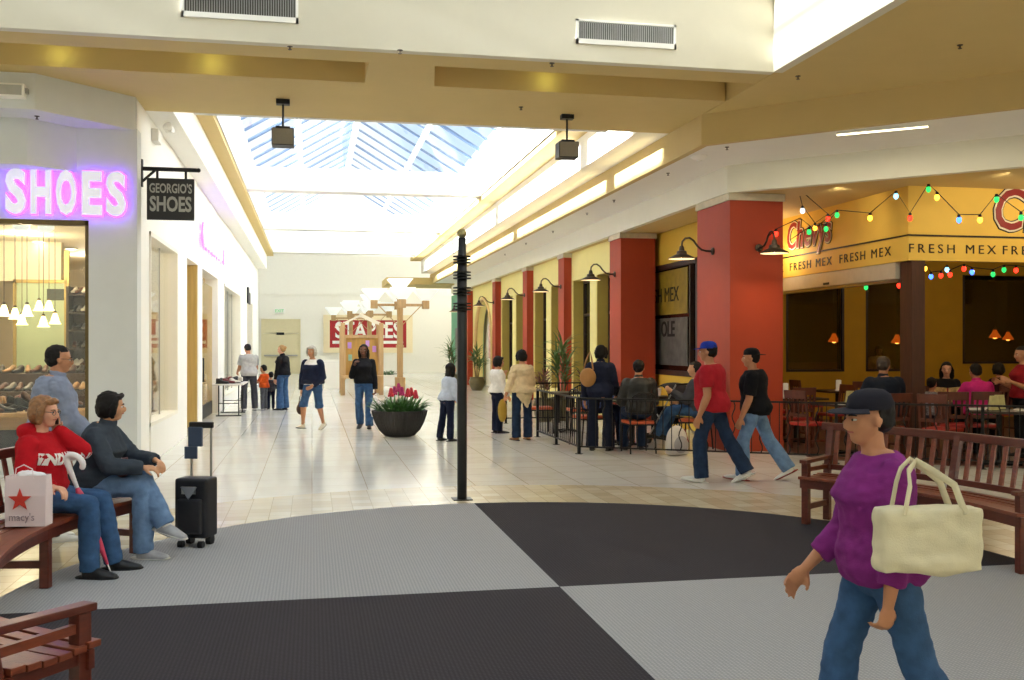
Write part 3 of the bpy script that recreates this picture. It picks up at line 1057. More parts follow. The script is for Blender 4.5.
# recessed double doors in the far wall
d = struct(thing('door_2', 'cream double exit doors in the far wall', 'door', (-1.72, FY - .02, 0)))
PD = mat('door_paint', 'dcd2ac', .55, var=.02)
mb = MB(); mb.box(-1.08, -1.0, -.06, .0, 0, 3.1).box(1.0, 1.08, -.06, 0, 0, 3.1).box(-1.08, 1.08, -.06, 0, 3.02, 3.1)
mb.build('door_frame', PD, d)
for s in (-1, 1):
    l = MB().box(min(0, s), max(0, s), -.03, 0, 0, 2.28).build('door_leaf', PD, d)
    MB().box(min(s * .08, s * .92), max(s * .08, s * .92), -.09, -.03, 1.0, 1.08).build('push_bar', ALU, l)
MB().box(-1, 1, -.035, 0, 2.30, 3.02).build('transom', PD, d)
MB().box(-.25, .18, -.05, -.03, 2.2, 2.34).build('door_closer', BLACK, d)
# ------------------------------------------------------------------ the restaurant side of the hall
STONE = mat('cap_stone', 'cbbfa8', .7, var=.08)
def pillar(x0, x1, y0, y1):
    mb = MB().box(x0, x1, y0, y1, 0, 3.84).box(x0 - .012, x1 + .012, y0 - .012, y1 + .012, 0, .16)
    o = struct(mb.build('pillar', RED))
    c = struct(MB().box(x0 - .025, x1 + .025, y0 - .025, y1 + .025, 3.84, ZW).build('pillar_cap', STONE, o))
    return o
pillar(6.25, 7.12, 14.3, 15.62)
pillar(6.25, 7.0, 19.8, 20.58)
PY = [24.55, 29.0, 34.2, 40.4]
for y in PY:
    pillar(6.25, 6.47, y, y + .6)
# yellow wall with window niches
mbp = MB(); mbo = MB(); mbd = MB()
edges = [20.58] + [v for y in PY for v in (y, y + .6)]
spans = [(20.58, 24.55), (25.15, 29.0), (29.6, 34.2)]
mbp.box(6.45, 6.9, 20.5, 34.6, 3.25, ZW)
for a, b in spans:
    m_ = (a + b) / 2
    mbp.box(6.45, 6.9, a, a + .12, .45, 3.25); mbp.box(6.45, 6.9, b - .12, b, .45, 3.25)
    mbp.box(6.45, 6.9, m_ - .28, m_ + .28, .45, 3.25)
    mbp.box(6.45, 6.9, a, b, 0, .45)
    for c, e in ((a + .12, m_ - .28), (m_ + .28, b - .12)):
        mbo.box(6.47, 6.8, e - .012, e, .45, 3.25); mbo.box(6.47, 6.8, c, c + .012, .45, 3.25); mbo.box(6.47, 6.8, c, e, 3.24, 3.25)
struct(mbp.build('wall_right', PALEY))
struct(mbo.build('trim_12', OLIVE))
NG = mat('dark_window', '14120f', .12, var=.1)
WOODF = mat('dark_wood_frame', '3a2418', .5, var=.15)
k = 11
for a, b in spans:
    m_ = (a + b) / 2
    for c, e in ((a + .12, m_ - .28), (m_ + .28, b - .12)):
        w = struct(thing('window_%d' % k, 'dark wood-framed window in a yellow niche', 'window', (6.76, c, .45)))
        MB().box(0, .02, 0, e - c, 0, 2.8).build('pane', NG, w)
        mb = MB()
        for y0, y1, z0, z1 in ((0, .07, 0, 2.8), (e - c - .07, e - c, 0, 2.8), (0, e - c, 0, .07), (0, e - c, 2.73, 2.8), (0, e - c, 1.9, 1.96)):
            mb.box(-.04, .0, y0, y1, z0, z1)
        mb.build('window_frame', WOODF, w)
        k += 1
# arch niche with posters beyond the fifth pillar
mb = MB()
a, b = 34.8, 40.4
arch = [(a, 0), (b, 0), (b, ZW), (a, ZW)]
ca, r = (a + b) / 2 + .2, 1.9
pts = [(ca + math.cos(math.pi * i / 20) * r, 1.6 + math.sin(math.pi * i / 20) * r * .95) for i in range(21)]
outline = [(a, 0), (a, ZW), (b, ZW), (b, 0), (ca + r, 0)] + pts + [(ca - r, 0)]
Mx = Matrix(((0, 0, 1, 6.45), (1, 0, 0, 0), (0, 1, 0, 0), (0, 0, 0, 1)))
mb.prism(outline, .3, Mx)
struct(mb.build('wall_arch', PALEY))
box_struct('wall_niche', [(6.9, 7.0, a, b, 0, ZW)], mat('niche_white', 'f2ecdc', .6, var=.02))
mb = MB()
mb.tube([(6.44, y, z) for y, z in [(ca + r, .1)] + pts + [(ca - r, .1)]], .07, 8)
struct(mb.build('trim_13', mat('arch_tan', 'd9b97c', .6)))
PINK = mat('poster_pink', 'd98f8a', .6, var=.35, scale=5)
for i, (y, z0, z1, c) in enumerate(((37.0, 1.0, 2.5, PINK), (38.6, 1.1, 2.4, mat('poster_rose', 'e7b9ae', .6, var=.3, scale=6)))):
    o = thing('poster', ['pinkish poster inside the arched niche, nearer one', 'paler rose poster inside the arched niche, farther one'][i], 'poster', (6.89, y, 0))
    MB().box(-.02, 0, -.5, .5, z0, z1).build('print', c, o)
    mb = MB()
    for q in ((-.55, -.5, z0, z1), (.5, .55, z0, z1), (-.55, .55, z0 - .05, z0), (-.55, .55, z1, z1 + .05)):
        mb.box(-.035, 0, *q)
    mb.build('poster_frame', WHITE, o)
# green shop at the far end
GRN = mat('green_paint', '69b58c', .6, var=.06, scale=3)
box_struct('wall_green', [(6.5, 7.6, 41.0, 47.2, 0, ZW)], GRN)
box_struct('trim_14', [(6.46, 6.5, 41.6, 42.6, 0, 2.4), (6.46, 6.5, 44.6, 45.6, 0, 2.4)], mat('dark_green', '1f3d30', .3))
# wall between the first two pillars, with poster window
box_struct('wall_restaurant', [(7.1, 7.4, 15.5, 17.7, 0, ZW), (7.1, 7.4, 21.6, 26, 0, ZW), (7.1, 7.4, 17.7, 21.6, 0, 1.02), (7.1, 7.4, 17.7, 21.6, 3.28, ZW), (7.41, 8.9, 17.9, 18.0, 0, ZW)], YELLOW)
w = struct(thing('window_17', 'dark framed window with a painted sign between the red pillars', 'window', (7.16, 17.7, 1.02)))
MB().box(0, .02, 0, 3.9, 0, 2.26).build('pane', NG, w)
mb = MB()
for q in ((0, .1, 0, 2.26), (3.8, 3.9, 0, 2.26), (0, 3.9, 0, .1), (0, 3.9, 2.16, 2.26), (.35, .42, 0, 2.26)):
    mb.box(-.08, .0, *q)
mb.build('window_frame', WOODF, w)
pst = thing('window_sign', 'painted sign panel with black lettering inside the dark window between red pillars', 'sign', (7.15, 19.3, 1.2))
MB().box(-.012, 0, -.95, 2.0, 1.05, 1.95).build('panel', mat('sign_amber', '8c7420', .5, var=.25, scale=4), pst)
MB().box(-.012, 0, -.95, 2.0, .02, .98).build('panel', mat('sign_smoke', '5b5a55', .4, var=.4, scale=5), pst)
SB = mat('sign_black', '14110f', .6)
text('lettering', 'FRESH MEX', SB, pst, (-.02, .55, 1.44), (R(90), 0, R(-90)), size=.42, ext=.003, offset=0)
text('lettering', 'OLE', SB, pst, (-.02, .12, .74), (R(90), 0, R(-90)), size=.44, ext=.003, offset=.008)

# ---- yellow sign box over the opening
FXX, FYY = 8.55, 13.2
SIGN = mat('sign_yellow', 'ecc558', .65, var=.03, scale=3)
fac = thing('restaurant_sign', 'yellow corner signboard with red script and black lettering over the restaurant opening', 'sign', (FXX, FYY, 0))
mb = MB().box(0, .12, 0, 6.2, 2.87, ZW + .01).box(.12, 11, 0, .12, 2.87, ZW + .01)
mb.build('board', SIGN, fac)
INK = mat('sign_ink', '241a12', .6)
MB().box(-.012, 0, 0, 6.2, 3.225, 3.25).box(-.012, 11, -.012, 0, 3.225, 3.25).build('stripe', INK, fac)
for i in range(3):
    y = 1.2 + i * 1.75
    text('lettering', 'FRESH MEX', INK, fac, (-.004, y, 3.04), (R(90), 0, R(-90)), size=.20, ext=.004, sx=1.2, space=1.32, offset=0)
for i in range(4):
    text('lettering', 'FRESH MEX', INK, fac, (.72 + i * 1.55, -.004, 3.04), (R(90), 0, 0), size=.185, ext=.004, sx=1.15, space=1.45, offset=0)
SRED, SWH = mat('script_red', '8e1717', .5, var=.05), mat('script_white', 'efe6d0', .5, var=.02)
def script(parent, loc, rot, size, sx):
    # red script with white and dark outlines
    for nm, off, m, dz in (('outline', .060, INK, .006), ('border', .042, SWH, .014), ('script', .012, SRED, .022)):
        me = text_mesh('Chevys', size, .006, off * size, sx, shear=.18, space=1.06)
        me.materials.append(m)
        o = link(nm, me, parent, loc, rot)
        o.location = Vector(loc) + (Vector((-dz, 0, 0)) if rot[2] else Vector((0, -dz, 0)))
script(fac, (0, 3.0, 3.58), (R(90), R(0), R(-90)), .66, .78)
script(fac, (2.50, 0, 3.62), (R(90), 0, 0), .86, .86)
# rolled shutter housing under the left face, wooden post at the corner
sh = thing('shutter_housing', 'pale metal rolled shutter housing under the yellow signboard', 'shutter', (FXX + .06, FYY + .35, 2.62))
MB().box(-.05, .18, 0, 4.3, 0, .25).build('casing', mat('shutter_grey', 'c9c2b2', .5, .2, var=.05), sh, bevel=.015)
MB().box(-.0, .1, .02, 4.28, -.04, 0).build('bottom_bar', ALU, sh)
MB().box(-.056, -.05, 1.95, 2.15, .03, .07).build('lock_plate', BLACK, sh)
PWOOD = mat('post_wood', '4a2b1c', .6, var=.25, scale=5, stretch=(8, 8, .7), bump=.2)
po = MB().box(-.11, .11, -.15, .15, 0, 2.87).build('wooden_post', PWOOD, None, (FXX + .17, FYY + .16, 0), bevel=.012)
tag(po, 'dark wooden post carrying the corner of the yellow signboard', 'post')
# ---- dining room
MUST = mat('mustard_wall', 'c99a1c', .75, var=.05, scale=3)
mb = MB()
YB_ = 20.0
for x0, x1 in ((8.0, 10.03), (11.4, 11.92), (13.1, 14.3), (18.2, 21)):
    mb.box(x0, x1, YB_, YB_ + .25, 1.05 if x0 < 14.3 - .01 and x0 < 18 else 1.21, 3.2)
mb.box(8, 21, YB_, YB_ + .25, 3.2, 3.6)
mb.box(8, 14.3, YB_, YB_ + .25, 0, 1.05); mb.box(14.3, 21, YB_, YB_ + .25, 0, 1.21)
struct(mb.build('wall_dining', MUST))
mb = MB(); slab(mb, [(7.13, 13.05), (10.2, 10.95), (20.5, 10.95), (20.5, 20.0), (7.42, 20.0), (7.42, 15.65), (7.13, 15.65)], 0, .008)
struct(mb.build('floor.002', mat('dining_floor', '5a3526', .45, var=.2, scale=5, stretch=(1, 8, 1))))
box_struct('wall_dining_right', [(20.8, 21, 5.0, 26, 0, 3.9), (13.0, 20.8, 4.95, 5.1, 0, 4.8), (13.0, 21, 5.0, 8.0, 4.6, 4.7)], MUST)
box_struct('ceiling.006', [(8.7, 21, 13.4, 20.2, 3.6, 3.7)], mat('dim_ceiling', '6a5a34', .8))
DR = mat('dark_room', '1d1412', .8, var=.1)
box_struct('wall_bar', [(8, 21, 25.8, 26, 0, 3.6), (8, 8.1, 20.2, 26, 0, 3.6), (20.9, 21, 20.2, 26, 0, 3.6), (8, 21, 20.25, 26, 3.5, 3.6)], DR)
box_struct('wall_bar_red', [(15.0, 16.2, 25.6, 25.8, 0, 3.4), (10.6, 14.0, 22.6, 22.75, 0, 1.2)], mat('maroon_paint', '4a1818', .7))
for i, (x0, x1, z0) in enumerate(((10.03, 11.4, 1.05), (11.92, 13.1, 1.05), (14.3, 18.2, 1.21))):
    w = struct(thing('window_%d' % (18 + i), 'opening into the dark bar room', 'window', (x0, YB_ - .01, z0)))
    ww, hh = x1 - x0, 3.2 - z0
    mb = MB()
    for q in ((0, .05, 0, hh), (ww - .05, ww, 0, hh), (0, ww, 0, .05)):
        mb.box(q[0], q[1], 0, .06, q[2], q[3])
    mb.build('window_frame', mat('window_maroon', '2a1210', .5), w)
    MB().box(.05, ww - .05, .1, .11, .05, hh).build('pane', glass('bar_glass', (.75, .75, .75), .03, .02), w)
AMB = mat('amber_shade', 'a8541c', .4, emit='ff6a14', estr=.55)
amber_spots = [(834, 339, 21.5, 'lower left amber lamp behind the first dark dining window'), (844, 336, 22.6, 'upper amber lamp at the right edge of the first dark dining window'),
               (897, 340, 21.6, 'amber lamp in the dark window left of the wooden post'), (995, 335, 21.7, 'big amber lamp in the dark window right of the wooden post'),
               (1008, 337, 22.8, 'small amber lamp right of the big one in the right dark window')]
for px, py, y, lab in amber_spots:
    t = (px - 512) / 1000
    d = y / (CT - ST * t)
    x = t * d * CT + d * ST
    z = H + (345 - py) / 1000 * d
    L = thing('pendant_lamp', lab, 'lamp', (x, y, 3.5), group='amber lamps in the bar room')
    zz = z - 3.5
    MB().tube([(0, 0, 0), (0, 0, zz + .15)], .008, 6).build('cord', BLACK, L)
    MB().lathe([(.14, zz - .07), (.12, zz - .02), (.07, zz + .05), (.04, zz + .13)], 18, cap=False).build('shade', AMB, L, smooth=True)
    MB().ball((0, 0, zz - .045), (.06, .06, .05), 12, 8).build('bulb', mat('amber_bulb', 'ffb060', .3, emit='ffa040', estr=6), L, smooth=True)
    MB().lathe([(.042, zz + .13), (.03, zz + .17)], 10).build('cap', BLACK, L)

# ---- gooseneck wall lamps on the pillars
SHIN = mat('shade_inside', 'f0e2c0', .5, emit='ffd9a0', estr=1.2)
def gooseneck(lab, loc, rz):
    L = thing('wall_lamp', lab, 'lamp', loc, rz, 'gooseneck lamps along the red pillars')
    # +x out of the wall
    MB().lathe([(.06, 0), (.06, .02), (.03, .035)], 16, mtx=Matrix.Rotation(R(90), 4, 'Y')).build('wall_plate', BRONZE, L, smooth=True)
    pts = [(0, 0, 0), (.12, 0, .0), (.20, 0, .02), (.27, 0, .08), (.33, 0, .16), (.40, 0, .205), (.47, 0, .195), (.52, 0, .14), (.53, 0, .06)]
    MB().tube(pts, .016, 10).build('arm', BRONZE, L, smooth=True)
    MB().lathe([(.215, -.135), (.205, -.115), (.125, -.075), (.085, -.055), (.075, -.01), (.045, .0), (.035, .06), (.022, .075)], 28, c=(.53, 0, 0), cap=False).build('shade', BRONZE, L, smooth=True)
    MB().lathe([(.206, -.133), (.12, -.083), (.07, -.06), (.001, -.055)], 28, c=(.53, 0, 0), cap=False).build('reflector', SHIN, L, smooth=True)
    MB().ball((.53, 0, -.085), .035, 12, 8).build('bulb', mat('warm_bulb', 'fff0d0', .3, emit='ffd9a0', estr=8), L, smooth=True)
    return L
LAMPS = [gooseneck('bronze gooseneck lamp on the hall side of the nearest red pillar', (6.25, 14.95, 3.12), R(180)),
         gooseneck('bronze gooseneck lamp on the front of the nearest red pillar', (6.72, 14.3, 3.12), R(-90)),
         gooseneck('gooseneck lamp on the second red pillar', (6.25, 20.2, 3.12), R(180))]
for y, lab in zip(PY, ('third red pillar, right of the tall palm', 'fourth red pillar, above the child in white', 'fifth red pillar beside the arched niche', 'last red pillar, next to the green shop')):
    LAMPS.append(gooseneck('gooseneck lamp on the ' + lab, (6.25, y + .3, 3.12), R(180)))

# ---- strings of coloured bulbs
BULB = {c: mat('bulb_' + n, h, .3, emit=h, estr=e) for c, n, h, e in (('r', 'red', 'ff2a18', 4), ('g', 'green', '1fae4e', 2.5), ('b', 'blue', '3c6cff', 4), ('a', 'amber', 'ffb42e', 5), ('c', 'cyan', '7fc8e8', 3), ('w', 'white', 'e6f2ff', 4))}
def string_lights(lab, dots, depth_c):
    """dots: (px, py, colour) along the cable; the cable hangs in the upright plane x + y = depth_c"""
    pts = []
    for px, py, c in dots:
        t = (px - 512) / 1000
        # x = d (t ct + st), y = d (ct - t st)
        d = depth_c / (t * CT + ST + CT - t * ST)
        pts.append((Vector((d * (t * CT + ST), d * (CT - t * ST), H + (345 - py) / 1000 * d)), c))
    L = thing('string_lights', lab, 'string lights', pts[0][0])
    o = pts[0][0]
    MB().tube([p - o for p, _ in pts], .007, 5).build('cable', BLACK, L)
    for p, c in pts:
        if c == '-':
            continue
        q = p - o
        b = MB().ball(q - Vector((0, 0, .075)), (.034, .034, .045), 12, 8).build('bulb', BULB[c], L, smooth=True)
        MB().lathe([(.02, 0), (.022, -.035), (.018, -.045)], 10, c=q).build('socket', BLACK, b)
string_lights('coloured bulbs zigzagging in front of the yellow corner sign', [(762, 243, '-'), (776, 229, 'r'), (800, 218, '-'), (814, 229, '-'), (837, 210, 'g'), (870, 213, 'a'), (896, 191, 'c'), (910, 213, 'r'), (928.5, 184, 'g'), (937, 192, 'a'), (959, 214.5, 'b'), (980, 214.5, 'a'), (996.5, 194, 'g'), (1021, 212, 'g'), (1040, 200, 'r')], 21.2)
string_lights('coloured bulbs hanging across the red script on the left sign face', [(800, 196, '-'), (802.5, 206, 'w'), (815, 223, 'a'), (828, 214, 'r'), (806, 195, '-')], 21.9)
string_lights('short bulb string drooping onto the red script', [(790, 240, '-'), (809, 227, 'g'), (826, 224, 'g'), (838, 210, '-')], 21.6)
string_lights('coloured bulbs strung inside the restaurant under the corner sign', [(866, 283, 'g'), (874, 270, 'a'), (899, 281, 'r'), (925, 264, 'a'), (931, 272, 'b'), (941, 271, 'r'), (947, 265, 'c'), (950, 270, 'r'), (964, 264, 'r'), (972, 267.5, 'b'), (993, 269.5, 'g'), (1004, 265, 'g'), (1016, 265.5, 'r'), (1036, 268, 'b')], 24.5)
# ------------------------------------------------------------------ signs and fixtures
LILAC = mat('lilac_neon', '9a4cff', .4, emit='9440ff', estr=4.2)
LFACE = mat('letter_face', 'e6e6ee', .4, var=.02, emit='dfe0f2', estr=.40)
def glow_letters(name, lab, body, x0, x1, h, loc, rz, sx, off=.018):
    s = thing(name, lab, 'sign', loc, rz)
    n = len(body)
    for i, ch in enumerate(body):
        x = x0 + (x1 - x0) * (i + .5) / n
        wd = (x1 - x0) / n * .80
        k0 = text_mesh(ch, h / .69, .01, off, 1.0)
        xs = [v.co.x for v in k0.vertices]
        gw = max(xs) - min(xs)
        sx = min(1.0, wd / gw) if ch not in "I'" else .8
        l = text('letter', ch, LFACE, s, (x, -.11, 0), (R(90), 0, 0), size=h / .69, ext=.02, offset=off, sx=sx)
        text('neon_tube', ch, LILAC, l, (0, 0, -.05), (0, 0, 0), size=h / .69, ext=.012, offset=off + .014, sx=sx)
    return s
glow_letters('shop_sign', 'big pale SHOES letters with lilac glow over the shop window', 'SHOES', -.73, .73, .49, (-3.0, 13.4, 3.50), 0, .68, .030)
glow_letters('shop_sign', 'lilac-lit channel letters on the white hall wall above the shop door', "GEORGIO'S", -2.6, 2.6, .46, (XL, 23.2, 3.82), R(90), .8)

g = thing('hanging_sign', 'black hanging shop board with silver lettering on an iron bracket', 'sign', (XL, 13.85, 3.95))
MB().box(.07, .67, -.02, .02, -.67, -.12).build('board', mat('sign_board', '17171a', .35, var=.05), g, bevel=.004)
mb = MB()
mb.bar((0, 0, 0), (.70, 0, 0), .035, .05).bar((.20, 0, 0), (.20, 0, -.12), .03, .03).bar((.56, 0, 0), (.56, 0, -.12), .03, .03).bar((0, 0, -.18), (.17, 0, -.02), .025, .03)
mb.box(0, .02, -.03, .03, -.24, .12)
mb.build('bracket', BLACK, g)
MB().ball((.72, 0, 0), .03, 12, 8).build('finial', BLACK, g, smooth=True)
SIL = mat('sign_silver', 'a9aaa6', .4, var=.02)
text('lettering', "GEORGIO'S", SIL, g, (.37, -.024, -.26), size=.17, ext=.002, sx=.62, offset=.004)
text('lettering', 'SHOES', SIL, g, (.37, -.024, -.47), size=.27, ext=.002, sx=.66, offset=.008)
bs = thing('wall_sign', 'small black projecting sign further down the white hall wall', 'sign', (XL, 36.0, 3.35))
MB().box(0, .06, -.5, .0, -.28, .28).box(0, .06, .15, .75, -.28, .12).build('panel', BLACK, bs, bevel=.02)

# big red store sign on the far wall
p0, p1 = at_y(329.7, 320, FY - .1), at_y(406.4, 347.6, FY - .1)
f0, f1 = at_y(323.5, 314.7, FY - .1), at_y(412.6, 352.6, FY - .1)
sg = thing('store_sign', 'red store sign with white lettering in a cream frame on the far wall', 'sign', ((p0.x + p1.x) / 2, FY, (p0.z + p1.z) / 2))
hx, hz, fx, fz = (p1.x - p0.x) / 2, (p0.z - p1.z) / 2, (f1.x - f0.x) / 2, (f0.z - f1.z) / 2
MB().box(-hx, hx, -.08, 0, -hz, hz).build('panel', mat('sign_red', 'ad1f26', .5, var=.03), sg)
mb = MB()
for q in ((-fx, -hx, -fz, fz), (hx, fx, -fz, fz), (-hx, hx, -fz, -hz), (-hx, hx, hz, fz)):
    mb.box(q[0], q[1], -.14, 0, q[2], q[3])
mb.build('frame', mat('sign_frame', 'f3e3bd', .6, var=.02), sg)
text('lettering', 'STAPLES', mat('sign_white', 'f6f4ee', .5, var=.01), sg, (0, -.085, hz * .22), size=1.28, ext=.01, sx=.80, offset=.028)
MB().box(-hx * .93, hx * .78, -.09, -.08, -hz * .72, -hz * .50).add([(hx * .78, -.09, -hz * .82), (hx * .93, -.09, -hz * .61), (hx * .78, -.09, -hz * .40)], [(0, 1, 2)]).build('underline', MATS['sign_white'], sg)
ex = thing('exit_sign', 'small green exit sign above the far double doors', 'sign', (-1.8, FY, 3.55))
MB().box(-.3, .3, -.08, 0, -.16, .16).build('housing', WHITE, ex, bevel=.01)
text('lettering', 'EXIT', mat('exit_green', '3fae62', .4, emit='3fae62', estr=.6), ex, (0, -.085, 0), size=.24, ext=.003)

# vents in the fascia
def vent(lab, x0, x1, z0, z1):
    v = thing('air_vent', lab, 'vent', (x0, Y0 - .02, z0))
    w, h = x1 - x0, z1 - z0
    MB().box(.02, w - .02, -.006, 0, .02, h - .02).build('backing', mat('vent_dark', '4c4a42', .7), v)
    mb = MB()
    for q in ((0, w, -.03, .025), (0, w, h - .025, h), (0, .025, -.03, h), (w - .025, w, -.03, h)):
        mb.box(q[0], q[1], -.03, 0, q[2], q[3])
    mb.build('frame', WHITE, v)
    mb = MB()
    n = 46
    for i in range(n):
        x = .03 + (w - .06) * i / (n - 1)
        mb.box(x - .004, x + .004, -.022, -.006, .02, h - .02)
    mb.build('grille', ALU, v)
vent('metal air grille in the cream fascia, left one at the top edge', -1.31, -.14, 5.02, 5.30)
vent('metal air grille in the cream fascia, right one above the hanging lamp box', 2.86, 4.02, 4.99, 5.23)

# hanging speaker boxes
def speaker(lab, px, py):
    p = at_z(px, py, ZS)
    s = thing('hanging_speaker', lab, 'speaker', p, 0, 'boxes hung from the tan soffit')
    MB().box(-.085, .085, -.06, .06, -.06, 0).build('mount', BLACK, s)
    MB().tube([(0, 0, -.05), (0, 0, -.36)], .014, 8).build('rod', BLACK, s)
    MB().box(-.09, .09, -.07, .07, -.385, -.35).build('collar', BLACK, s)
    MB().box(-.14, .14, -.12, .12, -.60, -.38).build('cabinet', mat('speaker_case', '2b2a28', .5), s, bevel=.012)
    MB().box(-.128, .128, -.126, -.118, -.588, -.392).build('grille', mat('speaker_grille', '8c867a', .6, var=.05, scale=60), s)
speaker('grey box speaker on a rod, left one, in front of the skylight', 283, 100)
speaker('grey box speaker on a rod, right one, near the red pillars', 567, 115)

# flood light, emergency light, smoke detector, slot light
fl = thing('flood_light', 'white flood light box on the grey bulkhead above the shoe shop', 'light fixture', at_y(14, 92, 12.45))
MB().box(-.14, .14, -.13, 0, -.085, .075).build('housing', WHITE, fl, bevel=.015)
MB().box(-.115, .115, -.137, -.13, -.06, .05).build('lens', mat('flood_lens', 'b9b8b0', .25), fl)
MB().box(.14, .17, -.09, -.03, -.03, .03).build('hinge', ALU, fl)
em = thing('emergency_light', 'white twin-head emergency light high on the white hall wall', 'light fixture', at_x(153, 136, XL))
MB().box(0, .10, -.17, .17, -.10, .08).build('housing', WHITE, em, bevel=.015)
for s in (-1, 1):
    hd = MB().lathe([(.03, 0), (.06, .05), (.062, .10), (.02, .105)], 14, c=(.16, s * .13, .10), mtx=Matrix.Rotation(R(70), 4, 'Y') @ Matrix.Rotation(R(25 * s), 4, 'X')).build('lamp_head', WHITE, em, smooth=True)
sd = thing('smoke_detector', 'round white smoke detector under the lowered soffit edge', 'detector', at_z(699, 156, ZL))
MB().lathe([(.12, 0), (.12, -.02), (.085, -.045), (.04, -.06), (.035, -.085), (.01, -.09)], 24).build('housing', WHITE, sd, smooth=True)
p0, p1 = at_z(837, 133, ZL), at_z(928, 124.5, ZL)
sl = thing('slot_light', 'thin glowing light strip under the soffit right of the red pillar', 'light fixture', p0)
v = p1 - p0
MB().bar((0, 0, -.012), (v.x, v.y, -.012), .10, .02).build('housing', WHITE, sl)
MB().bar((0, 0, -.028), (v.x, v.y, -.028), .034, .014).build('diffuser', mat('slot_glow', 'fff2cc', .4, emit='fff0c4', estr=4.5), sl)
acc = struct(MB().box(-.25, .25, -.2, .2, -.006, 0).build('trim_15', TAN, None, at_z(149, 76, ZS)))

def sprinkler(lab, px, py, z):
    s = thing('sprinkler_head', lab, 'sprinkler', at_z(px, py, z), 0, 'sprinkler heads')
    MB().lathe([(.03, 0), (.03, -.006), (.010, -.009)], 14).build('escutcheon', BRONZE, s)
    MB().lathe([(.009, 0), (.008, -.032), (.02, -.035), (.02, -.04)], 10).build('deflector', BRONZE, s)
for lab, px, py in (('sprinkler in the tan soffit, right above the left hanging speaker', 290, 46), ('sprinkler in the tan soffit under the right air grille', 552, 63),
                    ('sprinkler in the tan soffit left of the right hanging speaker', 521, 107), ('sprinkler near the corner of the cream fascia', 798, 76),
                    ('sprinkler in the brown soffit at the upper right', 960, 45), ('sprinkler at the left edge of the tan soffit between the coffers', 400, 50)):
    sprinkler(lab, px, py, ZS)
for i, (px, py) in enumerate(((727, 147), (668, 173), (614, 200), (587, 213), (553, 231), (526, 243), (505, 254))):
    sprinkler('%s sprinkler from the plaza corner under the lowered soffit' % ['first', 'second', 'third', 'fourth', 'fifth', 'sixth', 'seventh'][i], px, py, ZL)
sprinkler('sprinkler under the grey bulkhead over the lilac sign', 37, 116, ZL)

# black post with rings
PX, PYY = ground(462, 499.5)[:2]
po = thing('information_post', 'tall thin black post with rings and gold ball at the carpet edge', 'post', (PX, PYY, 0))
MB().box(-.1, .1, -.1, .1, 0, .012).build('base_plate', BLACK, po)
MB().lathe([(.052, .01), (.052, 2.55), (.044, 2.56), (.044, 2.76)], 20).build('shaft', mat('post_black', '121214', .35, .2, var=.05), po, smooth=True)
MB().ball((0, 0, 2.805), .052, 16, 10).build('ball_finial', mat('old_brass', '9a8f62', .35, .7), po, smooth=True)
for g_ in range(4):
    for k_ in range(3):
        z = 2.53 - g_ * .165 + (1 - k_) * .032
        MB().lathe([(.05, z - .006), (.095, z - .006), (.095, z + .006), (.05, z + .006)], 20, cap=False).build('ring', BLACK, po)
